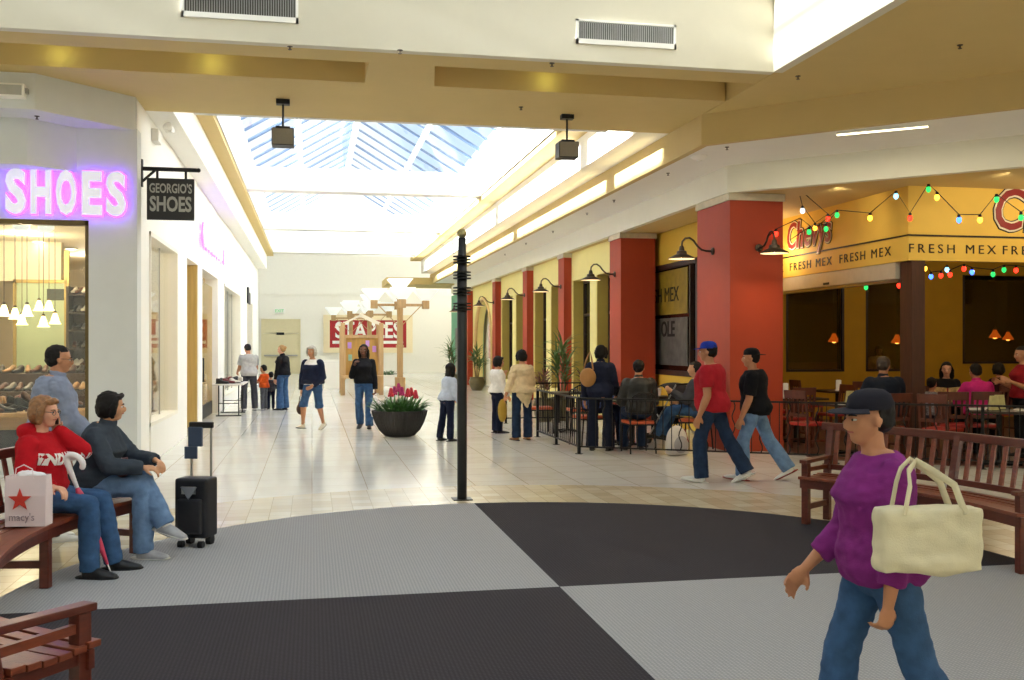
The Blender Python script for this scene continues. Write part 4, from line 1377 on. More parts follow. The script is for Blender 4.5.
# ------------------------------------------------------------------ benches
BW = mat('bench_wood', '5c2619', .38, var=.22, scale=4, stretch=(3, 3, 12), bump=.08, bscale=30)
BW2 = mat('bench_wood_light', '773822', .38, var=.22, scale=4, stretch=(3, 3, 12), bump=.08, bscale=30)
def arc_bar(mb, o, r0, r1, a0, a1, z0, z1, n=24):
    vs, fs = [], []
    for i in range(n + 1):
        a = R(a0 + (a1 - a0) * i / n)
        for r, z in ((r0, z0), (r1, z0), (r1, z1), (r0, z1)):
            vs.append(Vector((CX + math.cos(a) * r, CY + math.sin(a) * r, z)) - o)
    for i in range(n):
        for j in range(4):
            p, q = i * 4 + j, i * 4 + (j + 1) % 4
            fs.append((p, q, q + 4, p + 4))
    fs += [(0, 1, 2, 3), (n * 4 + 3, n * 4 + 2, n * 4 + 1, n * 4)]
    return mb.add(vs, fs)
def bench(lab, a0, a1, rf, arms=(0, 2)):
    am = R((a0 + a1) / 2)
    rb = rf + .43
    o = Vector((CX + math.cos(am) * (rf + .2), CY + math.sin(am) * (rf + .2), 0))
    b = thing('curved_bench', lab, 'bench', o, 0, 'curved wooden benches round the carpet')
    P = lambda r, a, z: Vector((CX + math.cos(R(a)) * r, CY + math.sin(R(a)) * r, z)) - o
    mb = MB()
    n = 6
    for i in range(n):
        r0 = rf - .03 + (rb - rf) * i / n
        arc_bar(mb, o, r0, r0 + (rb - rf) / n - .008, a0, a1, .415 - (.012 if i in (2, 3) else .006 if i in (1, 4) else 0), .442 - (.012 if i in (2, 3) else .006 if i in (1, 4) else 0))
    mb.build('seat', BW2, b, bevel=.004)
    arc_bar(MB(), o, rf + .005, rf + .035, a0, a1, .335, .412).build('apron', BW, b)
    arc_bar(MB(), o, rb - .05, rb - .02, a0, a1, .345, .412).build('apron', BW, b)
    arc_bar(MB(), o, rb + .065, rb + .11, a0 - .6, a1 + .6, .83, .90).build('top_rail', BW, b, bevel=.008)
    arc_bar(MB(), o, rb + .005, rb + .035, a0, a1, .47, .52).build('lower_rail', BW, b, bevel=.004)
    ns = int((a1 - a0) / 1.75)
    for i in range(1, ns):
        a = a0 + (a1 - a0) * i / ns
        MB().bar(P(rb + .02, a, .49), P(rb + .088, a, .85), .042, .014, up=P(1, a, 0) - P(0, a, 0)).build('back_slat', BW2, b)
    for k, a in enumerate((a0 + .8, (a0 + a1) / 2, a1 - .8)):
        rad = P(1, a, 0) - P(0, a, 0)
        MB().bar(P(rf + .035, a, .009), P(rf + .035, a, .56 if k in arms else .41), .062, .062, up=rad).build('leg', BW, b, bevel=.006)
        mb = MB().bar(P(rb, a, .004), P(rb, a, .44), .062, .055, up=rad)
        mb.bar(P(rb, a, .43), P(rb + .09, a, .87), .062, .05, up=rad)
        mb.build('leg', BW, b, bevel=.005)
        MB().bar(P(rf + .05, a, .165), P(rb - .02, a, .165), .035, .05).build('stretcher', BW, b)
        MB().bar(P(rf + .05, a, .385), P(rb - .02, a, .385), .035, .06).build('seat_bearer', BW, b)
        if k in arms:
            MB().bar(P(rf - .02, a, .575), P(rb + .05, a, .59), .075, .032).build('armrest', BW, b, bevel=.006)
            MB().bar(P(rf + .04, a, .50), P(rb + .01, a, .50), .026, .038).build('arm_rail', BW2, b)
    return b
bench('curved wooden slat bench at the left with two seated women', 149.5, 189, 3.40, ())
nb = bench('curved wooden bench in the lower left corner showing only its armrest end', 192, 221.6, 3.36)
E_ = Vector((CX + math.cos(R(221.6)) * 3.36, CY + math.sin(R(221.6)) * 3.36, 0))
nb.location = E_ + Matrix.Rotation(R(13), 3, 'Z') @ (nb.location - E_) + Vector((.03, -.02, 0)); nb.rotation_euler = (0, 0, R(13))
bench('curved wooden slat bench on the right side of the carpet, empty', -5.5, 34.5, 3.28)

# ------------------------------------------------------------------ railing of the terrace
IRON = mat('wrought_iron', '1b1a1b', .5, .4, var=.1)
def railing(lab, a, b, wavy, posts=2, step=.125):
    a, b = Vector(a), Vector(b)
    L = thing('iron_railing', lab, 'railing', (a.x, a.y, 0))
    v = b - a
    ln = v.length
    u = v.normalized()
    rz = math.atan2(u.y, u.x)
    L.rotation_euler = (0, 0, rz)
    MB().box(-.02, ln + .02, -.022, .022, .82, .845).build('top_rail', IRON, L)
    MB().box(0, ln, -.012, .012, .10, .122).build('bottom_rail', IRON, L)
    for i in range(posts):
        x = ln * i / (posts - 1)
        MB().box(x - .02, x + .02, -.02, .02, 0, .83).box(x - .045, x + .045, -.045, .045, 0, .008).build('post', IRON, L)
    n = int(ln / step)
    for i in range(1, n):
        x = ln * i / n
        if wavy and i % 3 == 0:
            MB().tube([(x + .022 * math.sin(2 * math.pi * 2.5 * t / 14), 0, .11 + .72 * t / 14) for t in range(15)], .009, 6).build('wavy_baluster', IRON, L)
        else:
            MB().box(x - .006, x + .006, -.006, .006, .11, .83).build('baluster', IRON, L)
railing('black iron railing in front of the terrace and restaurant, with wavy bars', (3.92, 14.47), (10.2, 10.72), True, 5)
railing('black iron railing along the hall side of the terrace', (3.92, 14.50), (3.92, 17.3), False, 3)
railing('short black iron railing closing the far end of the terrace', (3.95, 20.4), (6.2, 20.4), False, 3)

# ------------------------------------------------------------------ cafe furniture
ORANGE = mat('orange_vinyl', 'c2562e', .45, var=.06)
REDSEAT = mat('red_vinyl', 'a3261f', .4, var=.06)
def iron_chair():
    c = thing('metal_chair', '', 'chair', (0, 0, 0), 0, 'black metal chairs on the terrace')
    for x in (-.19, .19):
        MB().tube([(x * 1.05, .21, 0), (x, .19, .44)], .012, 8).build('leg', IRON, c, smooth=True)
        MB().tube([(x * 1.05, -.24, 0), (x, -.20, .44), (x * .98, -.22, .60), (x * .9, -.26, .86)], .012, 8).build('leg', IRON, c, smooth=True)
    MB().box(-.21, .21, -.21, .21, .44, .49).build('seat_cushion', ORANGE, c, bevel=.018)
    MB().tube([(-.2, -.2, .43), (-.2, .2, .43), (.2, .2, .43), (.2, -.2, .43), (-.2, -.2, .43)], .01, 6).build('seat_frame', IRON, c)
    mb = MB()
    mb.tube([(-.172, -.26, .86), (-.09, -.268, .905), (0, -.27, .915), (.09, -.268, .905), (.172, -.26, .86)], .012, 8)
    mb.tube([(-.18, -.235, .60), (.18, -.235, .60)], .009, 6)
    mb.tube([(-.176, -.25, .78), (.176, -.25, .78)], .009, 6)
    for x in (-.11, -.04, .04, .11):
        mb.tube([(x, -.235, .60), (x, -.266, .90)], .007, 6)
    mb.build('back_frame', IRON, c, smooth=True)
    return c
proto = None
def place(kind, lab, x, y, rz):
    global PROTO
    if kind not in PROTO:
        o = PROTO[kind] = MAKERS[kind]()
        o['label'] = lab
        o.location = (x, y, 0); o.rotation_euler = (0, 0, R(rz))
        return o
    return dup(PROTO[kind], lab, (x, y, 0), R(rz))
def wood_chair():
    c = thing('dining_chair', '', 'chair', (0, 0, 0), 0, 'wooden dining chairs in the restaurant')
    W = mat('chair_wood', '5b2a1a', .45, var=.2, scale=6, stretch=(4, 4, .8))
    for x in (-.19, .19):
        MB().bar((x, .19, 0), (x, .19, .44), .036, .036).build('leg', W, c)
        MB().bar((x, -.2, 0), (x, -.2, .46), .036, .04).bar((x, -.2, .45), (x, -.27, .96), .036, .03).build('leg', W, c)
    MB().box(-.22, .22, -.21, .22, .44, .49).build('seat_cushion', REDSEAT, c, bevel=.016)
    mb = MB().bar((-.2, -.262, .90), (.2, -.262, .90), .022, .12).bar((-.2, -.225, .60), (.2, -.225, .60), .02, .05)
    for k in range(4):
        x = -.12 + .08 * k
        mb.bar((x, -.225, .60), (x, -.255, .86), .03, .014, up=(0, 1, 0))
    mb.build('backrest', W, c)
    mb = MB()
    for x in (-.19, .19):
        mb.bar((x, -.2, .22), (x, .19, .22), .02, .03)
    mb.build('stretcher', W, c)
    return c
TOPW = mat('table_top', '33251d', .3, var=.1)
def round_table(r=.36):
    t = thing('cafe_table', '', 'table', (0, 0, 0), 0, 'pedestal tables of the restaurant')
    MB().lathe([(r - .01, .715), (r, .72), (r, .745), (r - .012, .75)], 28).build('table_top', TOPW, t, smooth=True)
    MB().lathe([(.035, .03), (.03, .1), (.03, .66), (.08, .715)], 14).build('pedestal', IRON, t, smooth=True)
    mb = MB()
    for k in range(4):
        a = R(45 + 90 * k)
        mb.bar((0, 0, .05), (math.cos(a) * .26, math.sin(a) * .26, .02), .05, .035)
    mb.build('base', IRON, t)
    return t
def square_table():
    t = thing('dining_table', '', 'table', (0, 0, 0), 0, 'square tables of the dining room')
    MB().box(-.38, .38, -.38, .38, .715, .75).build('table_top', TOPW, t, bevel=.006)
    MB().lathe([(.035, .03), (.035, .69), (.1, .715)], 14).build('pedestal', IRON, t, smooth=True)
    MB().box(-.28, .28, -.04, .04, 0, .04).box(-.04, .04, -.28, .28, 0, .04).build('base', IRON, t)
    return t
PROTO, MAKERS = {}, {'iron': iron_chair, 'wood': wood_chair, 'round': round_table, 'square': square_table}
# terrace
place('round', 'round dark cafe table in the far corner of the terrace by the palm', 4.7, 18.2, 0)
place('iron', 'black metal chair with orange seat, hall side of the far terrace table', 4.15, 18.1, -90)
place('iron', 'black metal chair with orange seat, nearer us of the far terrace table', 4.75, 17.5, 0)
place('round', 'round cafe table between the standing woman in black and the seated man', 5.05, 15.35, 0)
place('iron', 'metal chair with orange seat left of the woman in the navy coat', 4.42, 15.75, -75)
place('iron', 'metal chair with orange seat under the man in the dark jacket', 4.86, 14.52, 0)
place('round', 'cafe table behind the stroller with cups on it', 5.75, 16.4, 0)
place('iron', 'metal chair with orange seat under the person in jeans by the stroller', 5.85, 14.72, 55)
place('iron', 'metal chair with orange seat behind the woman in the navy coat', 5.1, 16.2, 170)
# dining room
place('square', 'dark dining table with a white candle just right of the red pillar', 7.95, 15.5, 10)
place('wood', 'wooden dining chair with red seat in front of the candle table', 7.55, 14.75, 5)
place('wood', 'wooden dining chair behind the candle table', 8.05, 16.25, 185)
place('wood', 'wooden dining chair on the right of the candle table', 8.62, 15.45, 95)
place('square', 'dining table with a menu stand left of the wooden post', 7.9, 13.75, 20)
place('wood', 'wooden dining chair with red seat left of the menu-stand table', 7.22, 13.7, -70)
place('wood', 'wooden dining chair under the man in the dark jacket', 7.95, 12.8, 10)
place('square', 'dining table with two menu stands at the right behind the railing', 9.12, 11.98, -30)
place('wood', 'wooden dining chair left of the table with two menu stands', 8.5, 12.35, -60)
place('wood', 'wooden dining chair beyond the waitress at the right edge', 10.9, 12.9, 160)
place('square', 'dining table between the black-haired woman and the pink shirt', 9.76, 13.68, -12)
place('wood', 'wooden dining chair under the person in the pink shirt', 9.55, 12.98, -15)
place('wood', 'wooden dining chair beside the pink shirt, its back towards us', 9.1, 13.02, -25)
place('wood', 'wooden dining chair under the black-haired woman', 9.98, 14.42, 165)
place('square', 'dining table deep in the room under the first dark window', 10.0, 17.8, 0)
place('wood', 'wooden dining chair with pierced back before the deep table', 9.95, 17.05, 0)
place('wood', 'wooden dining chair at the left of the deep table', 9.35, 17.75, -90)
place('square', 'dining table deep in the room right of the pink shirt', 11.6, 15.75, 0)
place('wood', 'wooden dining chair under the dark-haired diner behind the pink shirt', 11.47, 15.04, 0)

def candle(lab, x, y, z, h=.16, r=.035, col='efe8d2'):
    c = thing('candle', lab, 'candle', (x, y, z))
    MB().lathe([(r * 1.3, 0), (r * 1.35, .012), (r, .016), (r, h), (r * .6, h + .006)], 16).build('wax', mat('wax', col, .5, var=.03, emit=col, estr=.12), c, smooth=True)
    MB().tube([(0, 0, h), (.003, 0, h + .02)], .003, 5).build('wick', BLACK, c)
candle('tall white candle on the table right of the red pillar', 7.74, 15.45, .75, .24, .045)
candle('white candle glass deep in the dining room', 10.0, 17.75, .75, .2, .05)
candle('small pale candle on the table left of the pink shirt', 9.5, 13.75, .75, .13, .04)
MENUP = mat('menu_card', 'cbc48a', .5, var=.2, scale=9)
def menu_stand(lab, x, y, z, rz):
    m = thing('menu_stand', lab, 'menu', (x, y, z), R(rz))
    MB().add([(-.07, -.04, 0), (.07, -.04, 0), (.07, 0, .2), (-.07, 0, .2), (-.07, .04, 0), (.07, .04, 0)], [(0, 1, 2, 3), (4, 5, 2, 3), (0, 3, 4), (1, 2, 5)]).build('card', MENUP, m)
    MB().box(-.075, .075, -.045, .045, 0, .008).build('foot', BLACK, m)
menu_stand('yellowish menu card on the table left of the post', 7.85, 13.6, .75, 10)
menu_stand('left one of two menu cards behind the railing at the right', 8.98, 11.9, .75, 5)
menu_stand('right one of two menu cards behind the railing at the right', 9.2, 12.08, .75, -5)
NAP = mat('napkin_white', 'eceae4', .7, var=.03)
def napkin(lab, x, y, rz):
    n = thing('napkin', lab, 'napkin', (x, y, .75), R(rz))
    MB().box(-.11, .11, -.05, .05, 0, .012).box(-.10, .09, -.045, .04, .012, .02).build('cloth', NAP, n, bevel=.004)
    MB().tube([(-.09, -.02, .024), (.09, -.015, .024)], .006, 6).tube([(-.09, .015, .024), (.09, .012, .024)], .006, 6).build('cutlery', ALU, n)
for lab, x, y, r in (('folded napkin with cutlery at the left edge of the candle table', 7.7, 15.25, 10), ('folded napkin with cutlery at the right of the candle table', 7.98, 15.35, 60),
                     ('napkin on the menu-stand table, nearest the railing', 7.72, 13.55, 30), ('napkin on the table with two menu cards, left corner', 8.88, 12.12, -20),
                     ('napkin on the table with two menu cards, right side', 9.34, 11.85, 70), ('napkin on the table with two menu cards, far side', 9.22, 12.24, 10),
                     ('napkin by the small pale candle before the black-haired woman', 9.95, 13.88, 0)):
    napkin(lab, x, y, r)
def cup(lab, x, y):
    c = thing('cup', lab, 'cup', (x, y, .75))
    MB().lathe([(.028, 0), (.04, .10), (.042, .12), (.038, .12), (.026, .01)], 16).build('cup_wall', NAP, c, smooth=True)
    MB().lathe([(.043, .118), (.043, .128), (.03, .134)], 16).build('lid', mat('cup_lid', 'd8d5cc', .4), c)
cup('white paper cup on the cafe table behind the stroller', 5.65, 16.25)
cup('second white paper cup on the table behind the stroller', 5.9, 16.5)
cup('white cup on the table before the seated man', 5.15, 15.25)
om = thing('open_menu', 'open menu booklet with food pictures in front of the pink shirt', 'menu', (9.42, 13.5, .86), R(-10))
MB().add([(-.22, .0, -.08), (0, .04, -.1), (0, .05, .12), (-.22, .02, .14)], [(0, 1, 2, 3)]).add([(.22, .0, -.08), (0, .04, -.1), (0, .05, .12), (.22, .02, .14)], [(0, 1, 2, 3)]).build('page', mat('menu_photo', 'd6b878', .5, var=.5, scale=12), om).modifiers.new('t', 'SOLIDIFY').thickness = .006
MB().box(-.008, .008, .03, .05, -.1, .12).build('spine', SRED, om)

# ------------------------------------------------------------------ plants
LEAF = mat('leaf_green', '3f6b2c', .5, var=.3, scale=9)
LEAF2 = mat('palm_green', '55743a', .5, var=.3, scale=9)
RLEAF = mat('bronze_leaf', '7c4a3a', .5, var=.3, scale=9)
def blade(mb, base, az, ln, lift, w, droop, n=6):
    pts, e = [], R(lift)
    p = Vector(base)
    st = ln / n
    for i in range(n + 1):
        pts.append(p.copy())
        p = p + Vector((math.cos(az) * math.cos(e), math.sin(az) * math.cos(e), math.sin(e))) * st
        e -= R(droop) / n
    sd = Vector((-math.sin(az), math.cos(az), 0))
    vs, fs = [], []
    for i, q in enumerate(pts):
        ww = w * (.35 + 1.3 * (i / n) * (1 - i / n) * 2) * (1 - (i / n) ** 4) + .0008
        vs += [q - sd * ww, q + Vector((0, 0, -ww * .4)), q + sd * ww]
    for i in range(n):
        a = i * 3
        fs += [(a, a + 1, a + 4, a + 3), (a + 1, a + 2, a + 5, a + 4)]
    mb.add(vs, fs)
bx, by = ground(399.5, 436)[:2]
pb = thing('flower_planter', 'big dark bowl planter with red flowers in the middle of the hall', 'planter', (bx, by, 0))
mb = MB()
prof = [(.20, 0), (.26, .02), (.36, .12), (.43, .25), (.475, .38), (.49, .46), (.47, .465), (.45, .44), (.41, .40)]
mb.lathe(prof, 48)
bo = mb.build('bowl', mat('planter_dark', '34302e', .7, var=.15, scale=10, stretch=(8, 8, .4)), pb, smooth=True)
mb = MB()
for k in range(48):
    a = 2 * math.pi * k / 48
    mb.tube([(math.cos(a) * r, math.sin(a) * r, z) for r, z in prof[1:6]], .012, 5)
mb.build('fluting', MATS['planter_dark'], pb, smooth=True)
MB().lathe([(.42, .40), (.3, .43), (.05, .45)], 24).build('soil', mat('soil', '2c211a', .95, var=.3, scale=30), pb)
mb = MB()
for i in range(230):
    a, r = random.uniform(0, 2 * math.pi), .40 * math.sqrt(random.random())
    blade(mb, (math.cos(a) * r, math.sin(a) * r, .43), a + random.uniform(-.6, .6), random.uniform(.22, .40), random.uniform(40, 88), .018, random.uniform(30, 90))
fo = mb.build('foliage', LEAF, pb); fo['kind'] = 'stuff'
FR = mat('flower_red', 'c2263a', .5, var=.25, scale=30); FM = mat('flower_magenta', 'b02a6c', .5, var=.25, scale=30)
for i, (dx, dy, h, m) in enumerate(((-.16, -.1, .84, FR), (-.02, -.05, .92, FM), (.03, -.16, .86, FM), (.14, -.1, .83, FR), (.21, .0, .84, FR), (.28, -.08, .80, FR), (-.08, .1, .86, FM))):
    mb = MB()
    for k in range(9):
        z = h - .11 + .12 * k / 8
        for j in range(4):
            a = j * math.pi / 2 + k * .7
            rr = .036 * (1 - k / 10)
            mb.ball((dx + math.cos(a) * rr, dy + math.sin(a) * rr, z), (.021, .021, .022), 6, 5)
    f = mb.build('flower', m, pb, smooth=True)
    MB().tube([(dx * .8, dy * .8, .43), (dx, dy, h - .09)], .007, 5).build('stem', LEAF, f)

POTM = mat('glazed_pot', '6d6748', .35, var=.2, scale=5)
def palm(lab, x, y, h, pot_h=.45, pot_r=.28, n=70, m=None, ln=.55, spread=.10, trunks=3):
    p = thing('potted_palm' if m is None else 'potted_plant', lab, 'plant', (x, y, 0))
    MB().lathe([(pot_r * .6, 0), (pot_r * .85, pot_h * .3), (pot_r, pot_h * .65), (pot_r * .82, pot_h * .92), (pot_r * .92, pot_h), (pot_r * .8, pot_h), (pot_r * .7, pot_h * .9)], 24).build('pot', POTM, p, smooth=True)
    MB().lathe([(pot_r * .75, pot_h * .9), (.01, pot_h * .93)], 16).build('soil', MATS['soil'], p)
    mb = MB()
    tops = []
    for k in range(trunks):
        a = 2 * math.pi * k / trunks + .4
        hh = h * (.55 + .22 * k / max(1, trunks - 1))
        tp = Vector((math.cos(a) * spread, math.sin(a) * spread, hh))
        mb.tube([(math.cos(a) * .04, math.sin(a) * .04, pot_h * .9), tp], [.022, .016], 8)
        tops.append((tp, pot_h))
    mb.build('trunk', mat('palm_trunk', '7a6a48', .8, var=.2, scale=20), p)
    mb = MB()
    for i in range(n):
        tp, ph = tops[i % len(tops)]
        t = random.random()
        z = ph + .12 + (tp.z - ph - .1) * (t ** .5)
        base = Vector((tp.x * (z / tp.z), tp.y * (z / tp.z), z))
        blade(mb, base, random.uniform(0, 2 * math.pi), ln * random.uniform(.7, 1.15), random.uniform(25, 85), .020, random.uniform(20, 100))
    f = mb.build('foliage', m or LEAF2, p); f['kind'] = 'stuff'
g1 = ground(483, 391)
palm('tall potted palm with striped pot against the wall before the arched niche', 5.8, 35.4, 1.75, .48, .30, 110, ln=.55, spread=.14)
palm('potted palm at the green shop behind the girl', 5.45, 39.6, 2.0, .48, .3, 90, ln=.6)
palm('tall potted palm on the terrace by the third red pillar', 5.3, 21.0, 2.1, .5, .28, 110, ln=.62, spread=.14)
palm('bronze-leaved plant left of the terrace palm', 4.85, 20.75, 1.25, .5, .26, 60, m=RLEAF, ln=.35, spread=.08)
palm('bronze-leaved plant right of the terrace palm', 5.85, 20.95, 1.2, .5, .26, 60, m=RLEAF, ln=.35, spread=.08)

# ------------------------------------------------------------------ lamp posts and kiosk in the hall
LW = mat('lamp_wood', 'c3a070', .55, var=.12, scale=4, stretch=(5, 5, .6))
FROST = mat('frosted_shade', 'eef3f2', .4, var=.01, emit='f2f6f4', estr=.35)
def lamp_post(lab, x, y):
    p = thing('lamp_post', lab, 'lamp post', (x, y, 0), 0, 'wooden lamp posts with glass shades')
    mb = MB().box(-.17, .17, -.17, .17, 0, .5).box(-.10, .10, -.10, .10, .5, 3.25).box(-.13, .13, -.13, .13, 1.55, 1.63)
    mb.build('post', LW, p, bevel=.01)
    for k, (dx, dy) in enumerate(((1, 0), (-1, 0), (0, 1), (0, -1))):
        a = MB().bar((dx * .1, dy * .1, 3.03), (dx * .82, dy * .82, 3.03), .06, .09).bar((dx * .1, dy * .1, 2.35), (dx * .72, dy * .72, 2.99), .03, .03).build('arm', LW, p)
        MB().box(dx * .9 - .12, dx * .9 + .12, dy * .9 - .12, dy * .9 + .12, 2.90, 3.20).build('socket_block', LW, a, bevel=.01)
        mb = MB()
        b, t = .13, .42
        c = Vector((dx * .9, dy * .9, 0))
        vs = [c + Vector(v) for v in ((-b, -b, 3.2), (b, -b, 3.2), (b, b, 3.2), (-b, b, 3.2), (-t, -t, 3.58), (t, -t, 3.58), (t, t, 3.58), (-t, t, 3.58))]
        mb.add(vs, [(0, 1, 2, 3), (0, 1, 5, 4), (1, 2, 6, 5), (2, 3, 7, 6), (3, 0, 4, 7)])
        if k == 3:
            c = Vector((0, 0, .36))
            MB().box(-.12, .12, -.12, .12, 3.25, 3.58).build('socket_block', LW, p, bevel=.01)
            mb.add([c + Vector(v) for v in ((-b, -b, 3.2), (b, -b, 3.2), (b, b, 3.2), (-b, b, 3.2), (-t, -t, 3.58), (t, -t, 3.58), (t, t, 3.58), (-t, t, 3.58))], [(0, 1, 2, 3), (0, 1, 5, 4), (1, 2, 6, 5), (2, 3, 7, 6), (3, 0, 4, 7)])
        o = mb.build('lamp_shade', FROST, p)
        o.modifiers.new('t', 'SOLIDIFY').thickness = .012
        MB().ball(c + Vector((0, 0, 3.32)), .06, 10, 8).build('bulb', MATS['warm_bulb'], o)
lamp_post('wooden lamp post with glass shades behind the flower planter, nearest', 3.02, 35.1)
lamp_post('second wooden lamp post with glass shades behind the kiosk', 2.6, 46.5)
lamp_post('farthest wooden lamp post with glass shades before the red sign', 2.0, 53.0)
kx0, kx1, ky = .98, 2.22, 32.9
k = thing('kiosk', 'pale wooden kiosk with gabled trellis roof in the middle of the hall', 'kiosk', ((kx0 + kx1) / 2, ky, 0))
kw = (kx1 - kx0) / 2
for x in (-kw, kw):
    for y in (0, 1.4):
        MB().box(x - .07, x + .07, y - .07, y + .07, 0, 2.35).build('post', LW, k, bevel=.01)
MB().box(-kw, kw, .1, .14, .55, 1.88).build('board', mat('kiosk_board', 'b88d45', .5, var=.15, scale=3, stretch=(4, 4, .8)), k)
mb = MB().box(-kw, kw, .04, .2, 1.86, 1.96).box(-kw, -kw + .1, .05, .19, .5, 1.9).box(kw - .1, kw, .05, .19, .5, 1.9)
mb.build('board_frame', LW, k)
MB().box(-kw - .05, kw + .05, -.35, 1.4, .55, .64).build('counter', LW, k, bevel=.01)
RAF = mat('pale_rafter', 'efe6d2', .6, var=.03)
for y in (0, .35, .7, 1.05, 1.4):
    MB().bar((-kw - .22, y, 2.22), (0, y, 2.62), .035, .05).bar((kw + .22, y, 2.22), (0, y, 2.62), .035, .05).build('rafter', RAF, k)
MB().box(-.04, .04, -.1, 1.5, 2.60, 2.67).build('ridge', RAF, k)
for i, (dx, z, c) in enumerate(((-.40, 1.62, 'b48ad6'), (.18, 1.68, 'c79ade'), (-.38, 1.22, '8fb8a0'), (.40, 1.5, 'c08ad0'))):
    MB().box(dx - .06, dx + .06, .08, .1, z - .1, z + .1).build('leaflet', mat('leaflet_' + c, c, .6), k)
wb = thing('white_bin', 'white waist-high bin left of the kiosk', 'bin', (.75, 38.0, 0))
MB().lathe([(.42, 0), (.50, 1.0), (.50, 1.05), (.47, 1.05), (.44, .9)], 4, mtx=Matrix.Rotation(R(45), 4, 'Z')).build('body', WHITE, wb)
MB().box(-.37, .37, -.37, .37, .98, 1.0).build('top', NAP, wb)
wt = thing('white_planter_box', 'long white planter box with a green plant right of the kiosk', 'planter', (3.1, 40.2, 0))
MB().box(-.45, .35, -.3, .3, 0, .38).box(-.48, .38, -.33, .33, .38, .43).build('box', WHITE, wt, bevel=.01)
mb = MB()
for i in range(60):
    blade(mb, (random.uniform(-.4, .1), random.uniform(-.2, .2), .43), random.uniform(0, 6.28), random.uniform(.15, .35), random.uniform(30, 80), .025, 70)
mb.build('foliage', LEAF, wt)['kind'] = 'stuff'

# folding table with wares by the left wall
ft = thing('folding_table', 'white folding table with dark wares by the left hall wall', 'table', (-1.86, 24.2, 0))
MB().box(-.34, .34, -.9, .9, .72, .75).build('table_top', mat('table_white', 'dcd8d0', .45, var=.03), ft, bevel=.008)
for y in (-.6, .6):
    MB().tube([(-.28, y, .02), (.28, y, .02)], .014, 8).tube([(-.22, y, .02), (-.22, y, .72)], .014, 8).tube([(.22, y, .02), (.22, y, .72)], .014, 8).tube([(-.22, y, .3), (.22, y, .3)], .01, 8).build('leg_frame', BLACK, ft, smooth=True)
# ------------------------------------------------------------------ shoe shop interior
def make_shoe(m, sole, heel=False):
    mb = MB()
    st = [(-.125, .030, .055, .058), (-.10, .036, .060, .062), (-.05, .036, .055, .055), (.0, .038, .038, .042), (.05, .044, .030, .034), (.10, .044, .026, .028), (.14, .034, .022, .024), (.155, .016, .016, .018)]
    n = 12
    vs, fs = [], []
    for x, w, hgt, _ in st:
        for k in range(n):
            a = 2 * math.pi * k / n
            vs.append((x, math.cos(a) * w, max(0.0, hgt * (1 + math.sin(a)) * .98) + .012))
    for i in range(len(st) - 1):
        for k in range(n):
            a, b = i * n + k, i * n + (k + 1) % n
            fs.append((a, b, b + n, a + n))
    fs += [tuple(range(n))[::-1], tuple((len(st) - 1) * n + k for k in range(n))]
    mb.add(vs, fs)
    sb = MB().prism([(-.135, -.03), (-.06, -.034), (.06, -.047), (.12, -.043), (.162, -.012), (.162, .012), (.12, .043), (.06, .047), (-.06, .034), (-.135, .03)], .014)
    return mb, sb
SHOE_KINDS = [('brown leather shoe', '5a3420'), ('black leather shoe', '191817'), ('tan suede shoe', 'a57c4c'), ('white trainer', 'd8d3c6'), ('dark red pump', '6b2020'), ('grey trainer', '6d6b68')]
PROT = {}
def put_shoe(kind, where, loc, rz, tilt=0.0):
    nm, c = SHOE_KINDS[kind]
    key = (kind, where)
    if kind not in PROT:
        a, b = make_shoe(None, None)
        me = a.mesh('shoe_upper'); me.materials.append(mat('shoe_' + c, c, .4, var=.1, scale=12))
        me.polygons.foreach_set('use_smooth', [True] * len(me.polygons))
        ms = b.mesh('shoe_sole'); ms.materials.append(mat('shoe_sole', '2a211a' if kind < 3 else 'b9b4a8' if kind in (3, 5) else '2a211a', .7))
        PROT[kind] = (me, ms)
    me, ms = PROT[kind]
    loc = Vector(loc) + Vector((0, 0, .0015))
    s = thing('shoe', nm + ' ' + where, 'shoe', loc, rz, nm + 's ' + where)
    s.rotation_euler = (tilt, tilt * .6, rz)
    link('upper', me, s)
    link('sole', ms, s)
DT = mat('display_oak', 'b58a52', .5, var=.15, scale=3, stretch=(.8, 5, 5))
# display tables
t1 = thing('display_table', 'wooden display table heaped with shoes inside the shop window', 'table', (-4.3, 14.9, 0))
MB().box(-1.6, 1.15, -.55, .55, .66, .72).build('table_top', DT, t1, bevel=.01)
MB().box(-1.55, 1.1, -.5, .5, .10, .66).build('cabinet', DT, t1)
MB().box(-1.62, 1.17, -.57, -.55, 0.0, .5).build('cloth_skirt', mat('navy_cloth', '20212b', .9, var=.15), t1)
t2 = thing('display_riser', 'stepped wooden riser full of shoes behind the heaped table', 'table', (-4.5, 16.2, 0))
MB().box(-1.6, 1.2, -.4, 0, 0, .95).build('lower_step', mat('display_dark', '4a3524', .5, var=.15), t2, bevel=.01)
MB().box(-1.6, 1.2, 0, .4, 0, 1.2).build('upper_step', MATS['display_dark'], t2, bevel=.01)
rs = random.Random(3)
for i in range(58):
    put_shoe(rs.choice([0, 1, 2, 0, 1, 4]), 'heaped on the display table', (-4.3 + rs.uniform(-1.5, 1.05), 14.9 + rs.uniform(-.45, .45), .72 if i < 30 else .79 if i < 48 else .87), rs.uniform(0, 6.28), 0 if i < 30 else .3)
for i in range(22):
    put_shoe(rs.choice([0, 1, 3, 2, 5]), 'on the lower step of the riser', (-6.0 + .125 * i, 15.98 + rs.uniform(-.03, .03), .95), R(-90) + rs.uniform(-.3, .3))
for i in range(22):
    put_shoe(rs.choice([1, 1, 3, 2, 0]), 'on the upper step of the riser', (-6.0 + .125 * i, 16.4 + rs.uniform(-.03, .03), 1.2), R(-90) + rs.uniform(-.3, .3))
